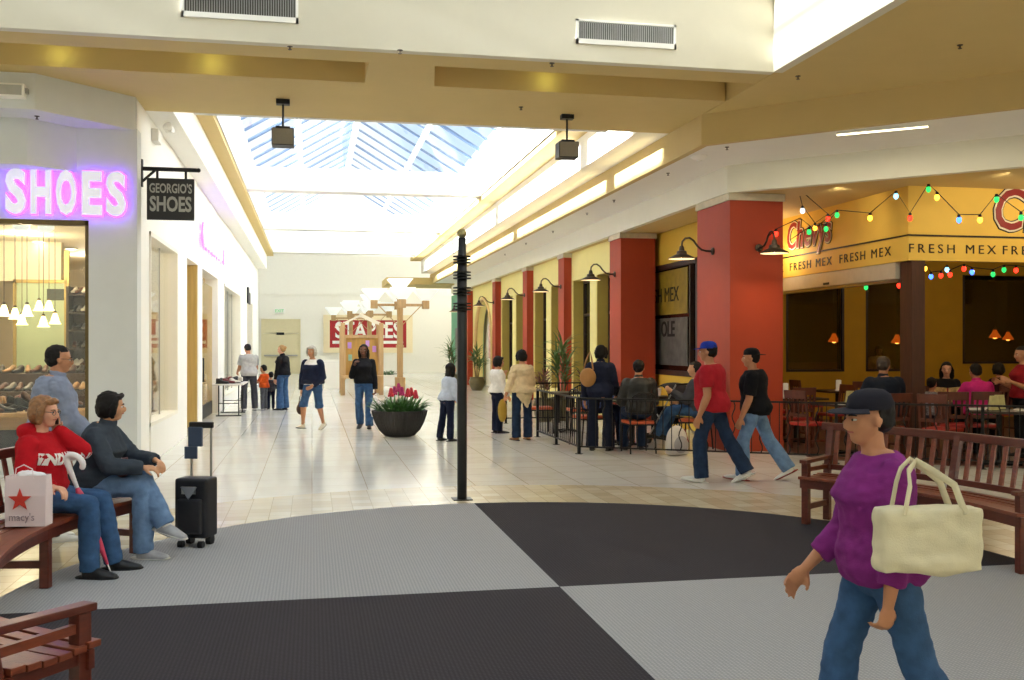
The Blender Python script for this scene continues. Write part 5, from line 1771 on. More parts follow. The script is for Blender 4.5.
# green panel with white pier, side shelves
pp = struct(MB().box(-6.1, -4.35, 18.9, 19.1, 2.75, 3.45).build('wall_pier', SHOPW))
gp = thing('wall_panel', 'pale green panel with a thin gold frame at the back of the shoe shop', 'panel', (-5.25, 18.95, 0))
a0, a1 = at_y(17, 282, 18.95), at_y(65, 390, 18.95)
MB().box(a0.x + 5.25, a1.x + 5.25, -.03, 0, .3, 2.75).build('panel', GREENP, gp)
mb = MB()
for q in ((a0.x + 5.20, a0.x + 5.25, .3, 2.78), (a1.x + 5.25, a1.x + 5.33, .3, 3.3), (a0.x + 5.2, a1.x + 5.3, 2.72, 2.78)):
    mb.box(q[0], q[1], -.06, 0, q[2], q[3])
mb.build('frame', mat('gold_trim', 'b59a55', .4, .4), gp)
MB().box(a0.x + 5.75, a0.x + 6.9, -.045, -.03, 2.42, 2.62).build('dark_strip', mat('strip_dark', '3b4238', .5), gp)
SHD = mat('shelf_dark', '3c3125', .5, var=.1)
s0, s1 = at_y(66, 300, 17.6), at_y(94, 300, 17.6)
sh = thing('shoe_rack', 'dark wall rack of shoes right of the green panel', 'shelf', (s0.x, 17.6, 0))
sw_ = s1.x - s0.x
mb = MB().box(0, .04, 0, .35, 0, 2.6).box(sw_ - .04, sw_, 0, .35, 0, 2.6).box(0, sw_, .33, .35, 0, 2.6)
mb.build('carcass', SHD, sh)
for kk in range(8):
    z = .35 + .3 * kk
    MB().box(.04, sw_ - .04, .0, .33, z, z + .025).build('shelf_board', SHD, sh)
    for j in range(4):
        put_shoe(rs.choice([3, 3, 1, 5, 0]), 'on the dark wall rack', (s0.x + .1 + j * (sw_ - .2) / 3, 17.76, z + .025), R(-90) + rs.uniform(-.2, .2))
s2 = thing('shoe_rack', 'dark wall rack of shoes left of the green panel at the picture edge', 'shelf', (-7.3, 18.2, 0))
MB().box(0, .04, 0, .35, 0, 2.0).box(1.5, 1.54, 0, .35, 0, 2.0).box(0, 1.54, .33, .35, 0, 2.0).build('carcass', SHD, s2)
for kk in range(6):
    z = .3 + .3 * kk
    MB().box(.04, 1.5, .0, .33, z, z + .025).build('shelf_board', SHD, s2)
    for j in range(6):
        put_shoe(rs.choice([1, 4, 1, 0, 2]), 'on the left dark rack', (-7.3 + .15 + j * .24, 18.36, z + .025), R(-90) + rs.uniform(-.2, .2))
# hanging lamps
BELL = mat('bell_shade', 'fff0c8', .4, emit='ffdf9a', estr=4.0)
for i, (px, py, y, lab) in enumerate(((12, 337, 16.2, 'glowing bell lamp nearest the left edge of the shop window'), (48, 338, 16.6, 'glowing bell lamp in the middle of the shop window'), (83, 340, 16.2, 'glowing bell lamp above the right end of the shoe table'),
                                 (70, 366, 17.8, 'low bell lamp under the middle pair in the shop'), (134 * .324, 365, 17.4, 'lowest bell lamp before the green panel'), (55, 362, 17.2, 'bell lamp right of the lowest one before the green panel'),
                                 (39, 307, 18.2, 'small high bell lamp before the dark strip, left'), (49, 307, 18.2, 'small high bell lamp before the dark strip, right'))):
    px = {70: 22, }.get(px, px) if i in (3,) else (27 if i == 2 else 15 if i == 1 else 4 if i == 0 else px)
    py2 = {0: 312, 1: 315, 2: 312, 3: 321, 4: 323, 5: 320, 6: 307, 7: 307}[i]
    p = at_y(px, py2, y)
    L = thing('pendant_lamp', lab, 'lamp', (p.x, p.y, 3.45), 0, 'bell lamps in the shoe shop')
    z = p.z - 3.45
    MB().tube([(0, 0, 0), (0, 0, z + .12)], .006, 6).build('cord', BRONZE, L)
    MB().lathe([(.095, z - .065), (.068, z - .03), (.048, z + .05), (.026, z + .11)], 18).build('lamp_shade', BELL, L, smooth=True)
    MB().lathe([(.032, z + .11), (.02, z + .15)], 10).build('cap', BRONZE, L)
for lab, px, py in (('left frosted cylinder light at the shop window head', 21, 231), ('right frosted cylinder light at the shop window head', 46, 231)):
    p = at_y(px, py, 14.0)
    L = thing('ceiling_light', lab, 'lamp', (p.x, p.y, 3.45))
    MB().lathe([(.09, -.02), (.10, -.06), (.10, -.30), (.06, -.34)], 18).build('glass_cylinder', mat('frosted_cylinder', 'cfd8d6', .3, emit='e8efe8', estr=.6), L, smooth=True)
    MB().lathe([(.05, 0), (.05, -.03)], 14).build('ceiling_cap', ALU, L)
for i, (px, py) in enumerate(((6, 250), (39, 241), (55, 243), (71, 248))):
    p = at_z(px, py, 3.45)
    L = thing('downlight', ['wide bright ceiling light at the left edge of the shop', 'first small downlight in the shop ceiling from the left', 'second small downlight in the shop ceiling', 'third small downlight in the shop ceiling'][i], 'lamp', (p.x, p.y, 3.45))
    r = .32 if i == 0 else .12
    MB().lathe([(r, 0), (r, -.02), (r * .85, -.025)], 20, cap=False).build('trim_ring', WHITE, L)
    MB().lathe([(r * .88, -.012), (.01, -.02 - r * .2)], 20).build('diffuser', mat('downlight_glow', 'fff4d8', .4, emit='fff0cc', estr=9), L, smooth=True)
hb = thing('handbag', 'black handbag standing on the shop riser', 'bag', (-5.35, 16.15, 1.2))
me = remesh(MB().box(-.16, .16, -.06, .06, 0, .2).ball((0, 0, .18), (.15, .06, .05), 12, 8), .012, 6)
me.materials.append(mat('bag_black', '1a1b22', .4, var=.1)); link('body', me, hb, smooth=True)
MB().tube([(-.1, 0, .2), (-.08, 0, .32), (0, 0, .37), (.08, 0, .32), (.1, 0, .2)], .01, 8).build('handle', MATS['bag_black'], hb, smooth=True)
# wares on the folding table
for i in range(11):
    put_shoe([1, 4, 3, 1, 4, 1, 0, 1, 3, 4, 1][i], 'on the folding table in the hall', (-2.05 + .13 * (i % 3) + .05, 23.45 + .15 * i, .75), R(20 * i))
# ------------------------------------------------------------------ the people and what they carry
HB = mat('hair_black', '17120f', .65, var=.25, scale=40, spec=.25)
HDB = mat('hair_dark_brown', '2c1d15', .45, var=.25, scale=40)
HBL = mat('hair_blond', 'a8834e', .5, var=.25, scale=40)
HLB = mat('hair_light_brown', '8a5f38', .5, var=.3, scale=40)
HGR = mat('hair_grey', 'b9b2a6', .5, var=.15, scale=40)
DENIM, DDENIM, LDENIM = fabric('denim', '39587f', var=.22), fabric('dark_denim', '25354f', var=.2), fabric('light_denim', '6a86ab', var=.2)
BLACKC, NAVY = fabric('black', '17171b'), fabric('navy', '1b2137')
SHW, SHB, SHG = mat('shoe_white', 'dedcd6', .5, var=.04), mat('shoe_black', '161617', .4, var=.06), mat('shoe_silver', 'a3a4a8', .45, var=.12, scale=20)
SOLEW = mat('sole_white', 'cfcdc6', .7, var=.03)
WIRE = mat('spectacle_wire', '5a5550', .3, .7, var=.03)
SIT = dict(rleg=((.10, 1, -.06), (.0, .06, -1)), lleg=((-.10, 1, -.06), (.0, .06, -1)))
def tr(m, **k): return ('trousers', m, dict(type='trousers', **k))
def tp(nm, m, **k): return (nm, m, dict(type='top', **k))
def G(px, py): 
    v = ground(px, py); return (v.x, v.y, 0)
HEELZ = .006

# 1 woman in the red sweatshirt, phone at her left ear, right hand on the bag
a = R(163.5); rr = 3.68
J1 = person('person', 'seated woman in a red sweatshirt and jeans, phone at her ear', (CX + math.cos(a) * rr, CY + math.sin(a) * rr, 0), -100, 1.62, 'fair',
    dict(SIT, lean=6, head=(-8, 2), pelvis=-6, rleg=((.02, 1, -.10), (.02, .02, -1)), lleg=((-.16, 1, -.10), (-.05, .20, -1)),
         rarm=((.42, .05, -1), (.30, 1, -.12)), lik=('head', -.50, .10, -.62, (-.35, .25, -1)), lhand=(.12, .05, 1), rpalm=(0, 0, -1), lpalm=(1, .1, 0), lcurl=.9, rcurl=.9),
    dict(hair_mat=HLB, shoes=SHB, bulky=1.22, socks=SHW, glasses=WIRE, layers=[tr(DENIM, wide=.012), tp('sweatshirt', fabric('red', 'b3141f', var=.1), infl=.022, hood=True)]),
    voxel=.0075, hair='bob', fem=True, belly=.35, seat=.435, fl_z=.009)
def on_chest(J, body, m, z, size, y=.0, sx=.8):
    me = text_mesh(body, size, .002, .012 * size / .1, sx)
    bm = bmesh.new(); bm.from_mesh(me)
    bmesh.ops.subdivide_edges(bm, edges=bm.edges[:], cuts=2, use_grid_fill=True)
    bm.to_mesh(me); bm.free()
    me.materials.append(m)
    return me
# white block letters across the chest, laid on the cloth
sw = [c for c in J1['root'].children if c.name.startswith('sweatshirt')][0]
dg = bpy.context.evaluated_depsgraph_get()
me = text_mesh('INDIANA', .105, .0, .006, .80)
from mathutils.bvhtree import BVHTree
bv = BVHTree.FromPolygons([v.co for v in sw.data.vertices], [p.vertices[:] for p in sw.data.polygons])
bm = bmesh.new(); bm.from_mesh(me)
bmesh.ops.subdivide_edges(bm, edges=bm.edges[:], cuts=1)
bmesh.ops.triangulate(bm, faces=bm.faces[:])
c0, ax0, fw0 = J1['spine'](.66)
for v in bm.verts:
    q = c0 + ax0 * v.co.x * -1 + Vector((0, 0, v.co.y))
    hit = bv.ray_cast(q + fw0 * .6, -fw0)
    v.co = (hit[0] + fw0 * .005) if hit[0] is not None else q + fw0 * .12
bm.to_mesh(me); bm.free()
me.materials.append(mat('print_white', 'ece8e2', .8, var=.02))
link('chest_print', me, sw)
# phone in her left hand
wl = J1['hp'](-.44, .12, -.18)
ph = thing('mobile_phone', 'black mobile phone held to the ear of the woman in red', 'phone', wl, R(-100))
MB().box(-.012, .012, -.022, .022, -.055, .055).build('case', mat('phone_black', '101012', .3), ph, bevel=.004)
MB().box(-.0135, -.012, -.016, .016, -.01, .042).build('screen', mat('phone_screen', '2a3138', .15), ph)
# shopping bag
bgp = ground(29, 525, .443)
bag = thing('shopping_bag', 'white paper shopping bag with a red star on the bench seat', 'bag', (bgp.x, bgp.y, .4435), R(-8))
PAPER = mat('bag_paper', 'e6d5d6', .6, var=.03, scale=6)
mb = MB()
w_, d_, h_ = .128, .06, .33
vs = [(-w_, -d_, 0), (w_, -d_, 0), (w_, d_, 0), (-w_, d_, 0), (-w_ * 1.02, -d_ * 1.05, h_ * .6), (w_ * 1.02, -d_ * 1.0, h_ * .6), (w_ * 1.02, d_, h_ * .6), (-w_ * 1.02, d_, h_ * .6),
      (-w_, -d_ * .9, h_), (w_ * .98, -d_ * .75, h_), (w_ * .98, d_ * .75, h_), (-w_, d_ * .8, h_)]
mb.add(vs, [(3, 2, 1, 0)] + [(i + o, (i + 1) % 4 + o, (i + 1) % 4 + 4 + o, i + 4 + o) for o in (0, 4) for i in range(4)])
o = mb.build('body', PAPER, bag); o.modifiers.new('t', 'SOLIDIFY').thickness = .003
st = [(math.cos(R(90 + 36 * i)) * (.078 if i % 2 == 0 else .031), math.sin(R(90 + 36 * i)) * (.078 if i % 2 == 0 else .031)) for i in range(10)]
MB().prism(st, .003, Matrix.Translation((-.03, -.068, .175)) @ Matrix.Rotation(R(90), 4, 'X')).build('star', mat('star_red', 'd0392a', .6), bag)
text('lettering', "macy's", mat('print_grey', 'a08f94', .7), bag, (-.02, -.066, .06), size=.07, ext=.001, sx=.9)
hm_ = MB()
me = remesh(MB().ball((.03, 0, h_ - .005), (.085, .045, .03), 12, 8).ball((-.02, .01, h_), (.06, .04, .03), 12, 8), .01, 3, .01, 30)
me.materials.append(mat('tissue', 'efeaec', .8, var=.03)); link('tissue', me, bag, smooth=True)
MB().tube([(-.07, -.05, h_ - .02), (-.06, -.052, h_ + .05), (-.02, -.03, h_ + .07), (.03, -.02, h_ + .04), (.05, -.05, h_ - .02)], .004, 6).build('handle', PAPER, bag)
# umbrella
ut = ground(113, 578)
uh = ut + Vector((-.30, .02, .80))
um = thing('umbrella', 'folded pink umbrella with a white crook handle leaning between her knees', 'umbrella', ut)
v = uh - ut
MB().tube([(0, 0, .004), v * .18], [.004, .006], 8).build('ferrule', mat('umbrella_white', 'e9e5e6', .4), um, smooth=True)
MB().tube([v * .12, v * .3, v * .55, v * .74, v * .80], [.008, .024, .030, .026, .012], 10).build('canopy', mat('umbrella_pink', 'c43a58', .55, var=.15, scale=20), um, smooth=True)
u = v.normalized(); sdv = Vector((1, -.25, 0)).normalized()
pts = [v * .78, v * 1.0] + [v * 1.02 + u * (.055 * math.sin(t)) + sdv * (.055 * (1 - math.cos(t))) for t in [R(x) for x in range(20, 230, 20)]]
MB().tube(pts, [.013] + [.021] * (len(pts) - 1), 10, roundcap=True).build('handle', MATS['umbrella_white'], um, smooth=True)

# 2 woman in the grey sweater, legs crossed
a = R(153.2); rr = 3.66
J2 = person('person', 'seated woman in a dark grey sweater with legs crossed, looking away', (CX + math.cos(a) * rr, CY + math.sin(a) * rr, 0), -102, 1.64, 'asian',
    dict(SIT, lean=16, head=(22, -2), pelvis=-4, rleg=((.02, 1, -.04), (.0, .02, -1)), lleg=((.34, 1, .16), (.12, .55, -1)),
         rik=('body', .075, .255, .075, (.6, -.4, -.6)), lik=('body', -.02, .275, .10, (-.6, -.4, -.6)), rhand=(-.45, 1, -.1), lhand=(.55, .8, -.25), rpalm=(-.5, 0, -1), lpalm=(.3, 0, -1), rcurl=.8, lcurl=.8, ltoe=(.15, 1, -.28)),
    dict(hair_mat=HB, shoes=SHG, soles=SOLEW, bulky=1.2, socks=SHW, layers=[tr(LDENIM, wide=.016), tp('sweater', fabric('grey_wool', '3b434d', var=.16), infl=.024, collar=True)]),
    voxel=.0075, hair='bob', fem=True, belly=.15, seat=.435, fl_z=.009)
hbg = thing('handbag', 'small dark red handbag in the lap of the woman in grey', 'bag', J2['world']((.10, .26, .10)), R(-110))
me = remesh(MB().ball((0, 0, 0), (.10, .045, .05), 14, 8), .010, 2, .005, 20)
me.materials.append(mat('bag_maroon', '5a2a30', .5, var=.15)); link('body', me, hbg, smooth=True)
MB().tube([(-.09, 0, .02), (-.05, .0, .09), (.05, 0, .09), (.09, 0, .02)], .007, 6).build('strap', MATS['bag_maroon'], hbg, smooth=True)

# 3 man behind the bench
J3 = person('person', 'standing man in a blue-grey jacket and glasses behind the bench', (-2.13, 8.92, 0), -62, 1.68, 'tan',
    dict(lean=6, head=(-12, 2), rarm=((.10, .28, -1), (-.05, .85, -.75)), larm=((-.14, .15, -1), (.1, .5, -1)), rpalm=(-1, 0, -.3), rcurl=.6),
    dict(hair_mat=HB, shoes=SHW, soles=SOLEW, glasses=WIRE, layers=[tr(fabric('grey_trousers', '5b5e66')), tp('jacket', fabric('blue_grey', '8790a6', var=.1), infl=.034, collar=True, wrinkle=.012)]),
    voxel=.008, hair='crop', belly=.2)
# suitcase on wheels
sc = thing('suitcase', 'black wheeled suitcase with raised handle beside the seated woman in grey', 'suitcase', (-.92, 8.45, 0), R(-20))
SCM = mat('suitcase_black', '1b1c22', .6, var=.15, scale=20)
me = remesh(MB().box(-.14, .14, -.10, .10, .08, .56), .012, 10); me.materials.append(SCM); link('body', me, sc, smooth=True)
me = remesh(MB().box(-.105, .105, -.14, -.09, .12, .40), .012, 6); me.materials.append(SCM); link('front_pocket', me, sc, smooth=True)
MB().box(-.06, .06, -.135, -.13, .44, .50).build('badge', ALU, sc)
for x in (-.085, .085):
    MB().tube([(x, .09, .5), (x, .09, .97)], .010, 8).build('handle_tube', ALU, sc, smooth=True)
    MB().lathe([(.045, -.02), (.045, .02)], 16, c=(x, .07, .045), mtx=Matrix.Rotation(R(90), 4, 'Y')).build('wheel', BLACK, sc)
    MB().lathe([(.03, -.02), (.03, .02)], 16, c=(x, -.09, .03), mtx=Matrix.Rotation(R(90), 4, 'Y')).build('wheel', BLACK, sc)
MB().box(-.10, .10, .07, .115, .95, 1.0).build('grip', BLACK, sc, bevel=.01)
MB().box(-.10, .02, .055, .08, .80, .96).box(-.13, -.02, .05, .07, .70, .80).build('luggage_tag', mat('tag_blue', '39485f', .5), sc, bevel=.006)
MB().add([(-.06, -.155, .50), (.08, -.155, .50), (.01, -.16, .40)], [(0, 1, 2)]).build('grey_flap', mat('flap_grey', '7c8088', .7), sc).modifiers.new('t', 'SOLIDIFY').thickness = .004

# 4-7 family at the folding table
person('person', 'man in a light grey T-shirt seen from behind at the folding table', G(249, 410.5), 20, 1.72, 'tan',
    dict(lean=8, head=(0, 22), rarm=((.14, .25, -1), (-.1, 1, -.5)), larm=((-.14, .25, -1), (.1, 1, -.4)), rleg=((.1, 0, -1), (.03, -.03, -1)), lleg=((-.09, 0, -1), (-.02, -.03, -1))),
    dict(hair_mat=HB, shoes=SHW, layers=[tr(fabric('charcoal', '47474d'), wide=.016), tp('t_shirt', fabric('light_grey', 'b4b3ae'), infl=.028, sleeve=.33, hem=.06)]), voxel=.011, hair='crop', belly=.15)
person('person', 'small boy in an orange jersey beside the man in grey', G(264, 410), 60, 1.12, 'asian',
    dict(head=(0, 5), larm=((-.15, .5, -1), (.1, 1, .2)), rarm=((.15, .4, -1), (.0, 1, .2))),
    dict(hair_mat=HB, shoes=SHW, layers=[tr(fabric('grey_trousers', '5b5e66'), wide=.01), tp('jersey', fabric('orange', 'd2571f', var=.2), infl=.02, sleeve=.4, hem=.05)]), voxel=.010, hair='crop', head_k=1.3)
person('person', 'toddler in dark clothes next to the boy in orange', G(271, 409), 10, .92, 'asian',
    dict(larm=((-.3, .1, -1), (-.2, .3, -1)), rarm=((.4, .2, -1), (.5, .3, -.6))),
    dict(hair_mat=HB, shoes=SHB, layers=[tr(NAVY, wide=.008), tp('jacket', fabric('charcoal', '3a3a40'), infl=.022, hem=.02)]), voxel=.009, hair='crop', head_k=1.45)
person('person', 'blonde woman in a black top and flared jeans by the children', G(282.5, 410), 55, 1.68, 'fair',
    dict(head=(10, 8), rarm=((.08, -.05, -1), (.05, .25, -1)), larm=((-.1, .1, -1), (.1, .35, -1))),
    dict(hair_mat=HBL, shoes=SHB, layers=[tr(DENIM, wide=.03), tp('top', BLACKC, infl=.020, collar=True)]), voxel=.011, hair='bun', fem=True)

# 8 grey-haired woman walking
g = ground(313, 430)
J8 = person('person', 'grey-haired woman in a navy jacket and denim knee shorts walking', (g.x, g.y, 0), 150, 1.66, 'tan',
    dict(lean=4, head=(5, 4), rleg=((.10, .36, -1), (.06, -.05, -1)), lleg=((-.02, -.16, -1), (.0, -.45, -1)), rarm=((.18, .10, -1), (.05, .10, -1)), larm=((-.22, .02, -1), (.42, .62, -.55)), rtoe=(.1, 1, .1), ltoe=(-.05, 1, -.35)),
    dict(hair_mat=HGR, shoes=mat('shoe_cream', 'd9cdb4', .6), layers=[tr(DENIM, length=.56, wide=.03), tp('blouse', fabric('white', 'e9e4dc'), infl=.012), tp('jacket', NAVY, infl=.030, hem=.12, neck=.80)]), voxel=.010, hair='bob', fem=True, belly=.3)
w8 = J8['world'](J8['wr', 1] + J8['fd', 1] * .10)
hb = thing('handbag', 'brown leather handbag carried by the grey-haired woman', 'bag', w8, R(60))
me = remesh(MB().ball((0, 0, -.26), (.15, .06, .12), 14, 10).ball((0, 0, -.20), (.10, .05, .1), 12, 8), .014, 3); me.materials.append(mat('bag_brown', '4b2f22', .5, var=.2)); link('body', me, hb, smooth=True)
MB().tube([(-.09, 0, -.17), (-.05, 0, -.03), (0, 0, .01), (.05, 0, -.03), (.09, 0, -.17)], .008, 6).build('strap', MATS['bag_brown'], hb, smooth=True)

# 9 woman in black with phone and plastic bag
g = ground(364, 429)
J9 = person('person', 'woman with long dark hair in a black top, one hand raised to her chin', (g.x, g.y, 0), 168, 1.68, 'brown',
    dict(lean=2, head=(0, 2), rarm=((.30, .12, -1), (-.35, .55, 1)), larm=((-.14, .0, -1), (-.12, .12, -1)), rleg=((.05, -.14, -1), (0, -.40, -1)), lleg=((-.05, .12, -1), (0, -.05, -1)), rcurl=1.0, lcurl=1.2, rtoe=(.1, 1, -.3)),
    dict(hair_mat=HB, shoes=SHB, layers=[tr(DENIM, wide=.016), tp('top', BLACKC, infl=.018), ]), voxel=.010, hair='long', fem=True, belly=.1)
w9 = J9['world'](J9['wr', -1] + J9['fd', -1] * .09)
pbg = thing('plastic_bag', 'white plastic carrier bag in the hand of the woman in black', 'bag', w9)
me = remesh(MB().ball((0, 0, -.30), (.15, .10, .17), 14, 10).ball((.0, .0, -.14), (.05, .04, .1), 10, 8), .016, 3, .015, 14); me.materials.append(mat('plastic_white', 'e4e0dc', .35, var=.03)); link('body', me, pbg, smooth=True)
MB().tube([(-.03, 0, -.08), (0, 0, .012), (.03, 0, -.08)], .008, 6).build('handles', MATS['plastic_white'], pbg)

# 10 girl with long hair behind the black post
g = ground(447.5, 441)
person('person', 'girl with long dark hair and pale blue shirt left of the black post', (g.x, g.y, 0), -62, 1.34, 'asian',
    dict(lean=12, head=(-5, -6), rarm=((.15, .05, -1), (.05, .55, -.9)), larm=((-.15, .3, -1), (0, .8, -.6)), rleg=((.03, .02, -1), (.0, -.02, -1)), lleg=((-.06, -.12, -1), (0, -.2, -1))),
    dict(hair_mat=HB, shoes=SHB, layers=[tr(NAVY, wide=.014), tp('shirt', fabric('pale_blue', 'b9c3d6'), infl=.022)]), voxel=.010, hair='long', fem=True, head_k=1.15)
# 11 child in white
g = ground(497.5, 433)
person('person', 'child in a white shirt and dark trousers talking to the woman in cream', (g.x, g.y, 0), -75, 1.45, 'asian',
    dict(head=(-10, 6), rarm=((.15, .1, -1), (0, .5, -.8)), larm=((-.1, .3, -1), (.1, .6, .9))),
    dict(hair_mat=HB, shoes=SHB, layers=[tr(NAVY, wide=.012), tp('shirt', fabric('white', 'e2ddd4'), infl=.024)]), voxel=.011, hair='bob', head_k=1.1)
# 12 woman in cream shawl
g = ground(522, 440)
J12 = person('person', 'woman in a cream shawl and jeans seen from behind', (g.x, g.y, 0), 15, 1.60, 'tan',
    dict(head=(-10, 6), rarm=((.2, .1, -1), (-.1, .6, -.4)), larm=((-.35, .0, -1), (-.35, .1, -1)), rleg=((.07, 0, -1), (0, -.02, -1)), lleg=((-.07, 0, -1), (0, -.02, -1))),
    dict(hair_mat=HB, shoes=mat('shoe_tan', '9a6a3c', .5), layers=[tr(DDENIM, wide=.02), ('shawl', fabric('cream', 'd9c29a', var=.1), dict(type='shawl', wrinkle=.012))]), voxel=.010, hair='bob', fem=True, belly=.15)
w12 = J12['world'](J12['wr', -1] + J12['fd', -1] * .08)
yb = thing('shoulder_bag', 'mustard yellow bag hanging beside the woman in cream', 'bag', w12, R(30))
me = remesh(MB().ball((-.03, 0, -.16), (.10, .05, .20), 14, 10), .014, 2); me.materials.append(mat('bag_mustard', 'b08f2f', .6, var=.1)); link('body', me, yb, smooth=True)
MB().tube([(-.05, 0, .0), (0, 0, .05), (.03, 0, -.02)], .008, 6).build('strap', MATS['bag_mustard'], yb)

# 13 woman in navy coat on the terrace
J13 = person('person', 'woman in a navy jacket and trousers standing on the terrace, seen from behind', (4.38, 14.92, 0), -25, 1.68, 'tan',
    dict(lean=3, head=(-12, 6), rarm=((.2, .2, -1), (0, .7, -.5)), larm=((-.28, .0, -1), (-.10, .25, -1)), rleg=((.08, 0, -1), (.02, -.02, -1)), lleg=((-.08, 0, -1), (-.02, -.02, -1))),
    dict(hair_mat=HB, shoes=SHB, layers=[tr(fabric('midnight', '1e2233'), wide=.03), tp('jacket', fabric('navy_coat', '20253a'), infl=.030, hem=.04, collar=True)]), voxel=.010, hair='bob', fem=True, belly=.3)
c0, ax0, fw0 = J13['spine'](.55)
tb = thing('shoulder_bag', 'tan shoulder bag on the back of the woman in navy', 'bag', J13['world'](c0 - ax0 * .17 - fw0 * .16), R(-25))
me = remesh(MB().ball((0, 0, 0), (.13, .06, .15), 14, 10), .012, 2); me.materials.append(mat('bag_tan', 'a8763c', .5, var=.12)); link('body', me, tb, smooth=True)
MB().tube([(-.07, 0, .12), (-.02, .03, .30), (.02, .09, .40), (.05, .04, .30), (.08, 0, .12)], .012, 8).build('strap', MATS['bag_tan'], tb, smooth=True)
# 14 seated man, dark jacket
person('person', 'seated man in a dark leather jacket with his back to the railing', (4.87, 14.50, 0), -5, 1.76, 'tan',
    dict(SIT, lean=6, head=(-20, 4), rarm=((.25, .35, -1), (-.2, 1, .1)), larm=((-.25, .35, -1), (.2, 1, .1))),
    dict(hair_mat=HB, shoes=SHB, layers=[tr(DDENIM, wide=.012), tp('jacket', mat('leather_black', '22211f', .45, var=.2, bump=.3, bscale=40), infl=.036, collar=True)]), voxel=.011, hair='crop', seat=.49)
person('person', 'seated person in a blue blouse behind the woman in navy', (4.50, 15.74, 0), -78, 1.62, 'asian',
    dict(SIT, lean=14, rarm=((.2, .5, -1), (-.2, 1, .3)), larm=((-.2, .5, -1), (.2, 1, .3))),
    dict(hair_mat=HB, shoes=SHB, layers=[tr(NAVY), tp('blouse', fabric('blue_print', '4a5f9a', var=.5, scale=22), infl=.022)]), voxel=.013, hair='bob', fem=True, seat=.49)
person('person', 'seated person in jeans by the stroller, half hidden by the red shirt', (5.88, 14.70, 0), 55, 1.70, 'asian',
    dict(SIT, lean=4, rarm=((.15, .3, -1), (0, 1, -.1)), larm=((-.15, .5, -1), (.1, 1, .6)), rleg=((.08, 1, -.02), (0, .35, -1)), lleg=((-.08, 1, -.05), (0, .55, -1))),
    dict(hair_mat=HB, shoes=SHB, layers=[tr(DENIM, wide=.012), tp('top', fabric('charcoal', '3a3a40'), infl=.022)]), voxel=.013, hair='crop', seat=.49)

# 15-16 two men walking past
g = ground(712, 482)
J15 = person('person', 'walking man in a red T-shirt, jeans and blue cap', (g.x, g.y, 0), 50, 1.74, 'tan',
    dict(lean=5, head=(8, 0), rleg=((.03, -.42, -1), (.0, -.62, -1)), lleg=((-.03, .30, -1), (0, -.06, -1)), larm=((-.18, -.10, -1), (-.05, .35, -.9)), rarm=((.14, .2, -1), (0, .5, -1)), rtoe=(.1, 1, -.5), ltoe=(-.1, 1, .12)),
    dict(hair_mat=HB, shoes=SHW, soles=SOLEW, cap=fabric('royal_blue', '23389c'), layers=[tr(DDENIM, wide=.022), tp('t_shirt', fabric('crimson', 'a8202c'), infl=.040, sleeve=.36, hem=.02)]), voxel=.009, hair='crop', belly=.15)
g = ground(755, 480)
J16 = person('person', 'walking man in a black T-shirt, light jeans and black cap', (g.x, g.y, 0), 58, 1.66, 'tan',
    dict(lean=5, head=(10, 0), rleg=((.03, -.40, -1), (.0, -.70, -1)), lleg=((-.03, .34, -1), (0, .0, -1)), larm=((-.15, .12, -1), (0, .4, -1)), rarm=((.14, -.15, -1), (0, .3, -1)), rtoe=(.1, 1, -.55), ltoe=(-.1, 1, .12)),
    dict(hair_mat=HB, shoes=SHW, soles=mat('sole_red', '8a2424', .7), cap=BLACKC, brim=-1, layers=[tr(LDENIM, wide=.024), tp('t_shirt', BLACKC, infl=.040, sleeve=.40, hem=-.0)]), voxel=.009, hair='crop')

# 17 woman in purple in the foreground with a cream tote
J17 = person('person', 'woman in a purple top, jeans and dark cap walking in the foreground', (2.10, 3.42, 0), 84, 1.50, 'tan',
    dict(lean=5, head=(4, 2), rleg=((.03, .34, -1), (.0, .05, -1)), lleg=((-.03, -.30, -1), (0, -.52, -1)), larm=((-.14, .02, -1), (.0, .16, -1)), rarm=((.14, .25, -1), (0, .7, -.7)), ltoe=(0, 1, -.5), rtoe=(0, 1, .15), lcurl=1.2, lpalm=(.6, 0, .8)),
    dict(hair_mat=HB, shoes=SHW, soles=SOLEW, cap=fabric('dark_cap', '23222b'), layers=[tr(DENIM, wide=.018), tp('blouse', fabric('purple', '7c2a76', var=.15), infl=.019, sleeve=.85, hem=.02, wrinkle=.008)]), voxel=.007, hair='crop', fem=True, belly=.10, build_w=.95)
tt = thing('tote_bag', 'big cream tote bag carried by the woman in purple', 'bag', J17['world'](J17['sh'][-1] + Vector((-.145, -.05, -.31))), R(-6))
me = remesh(MB().box(-.185, .185, -.05, .05, 0, .22).ball((0, 0, .03), (.195, .075, .05), 14, 8), .011, 6, .010, 8); me.materials.append(fabric('cream_canvas', 'd8cfae', var=.06)); link('body', me, tt, smooth=True)
for y in (-.05, .05):
    MB().tube([(-.11, y, .20), (-.08, y + .02, .30), (-.05, y * .6 + .07, .34), (.0, y * .5 + .11, .37), (.04, y * .6 + .07, .34), (.08, y + .02, .30), (.11, y, .20)], .009, 8, ell=(1.6, .7)).build('strap', MATS['cloth_cream_canvas'], tt, smooth=True)

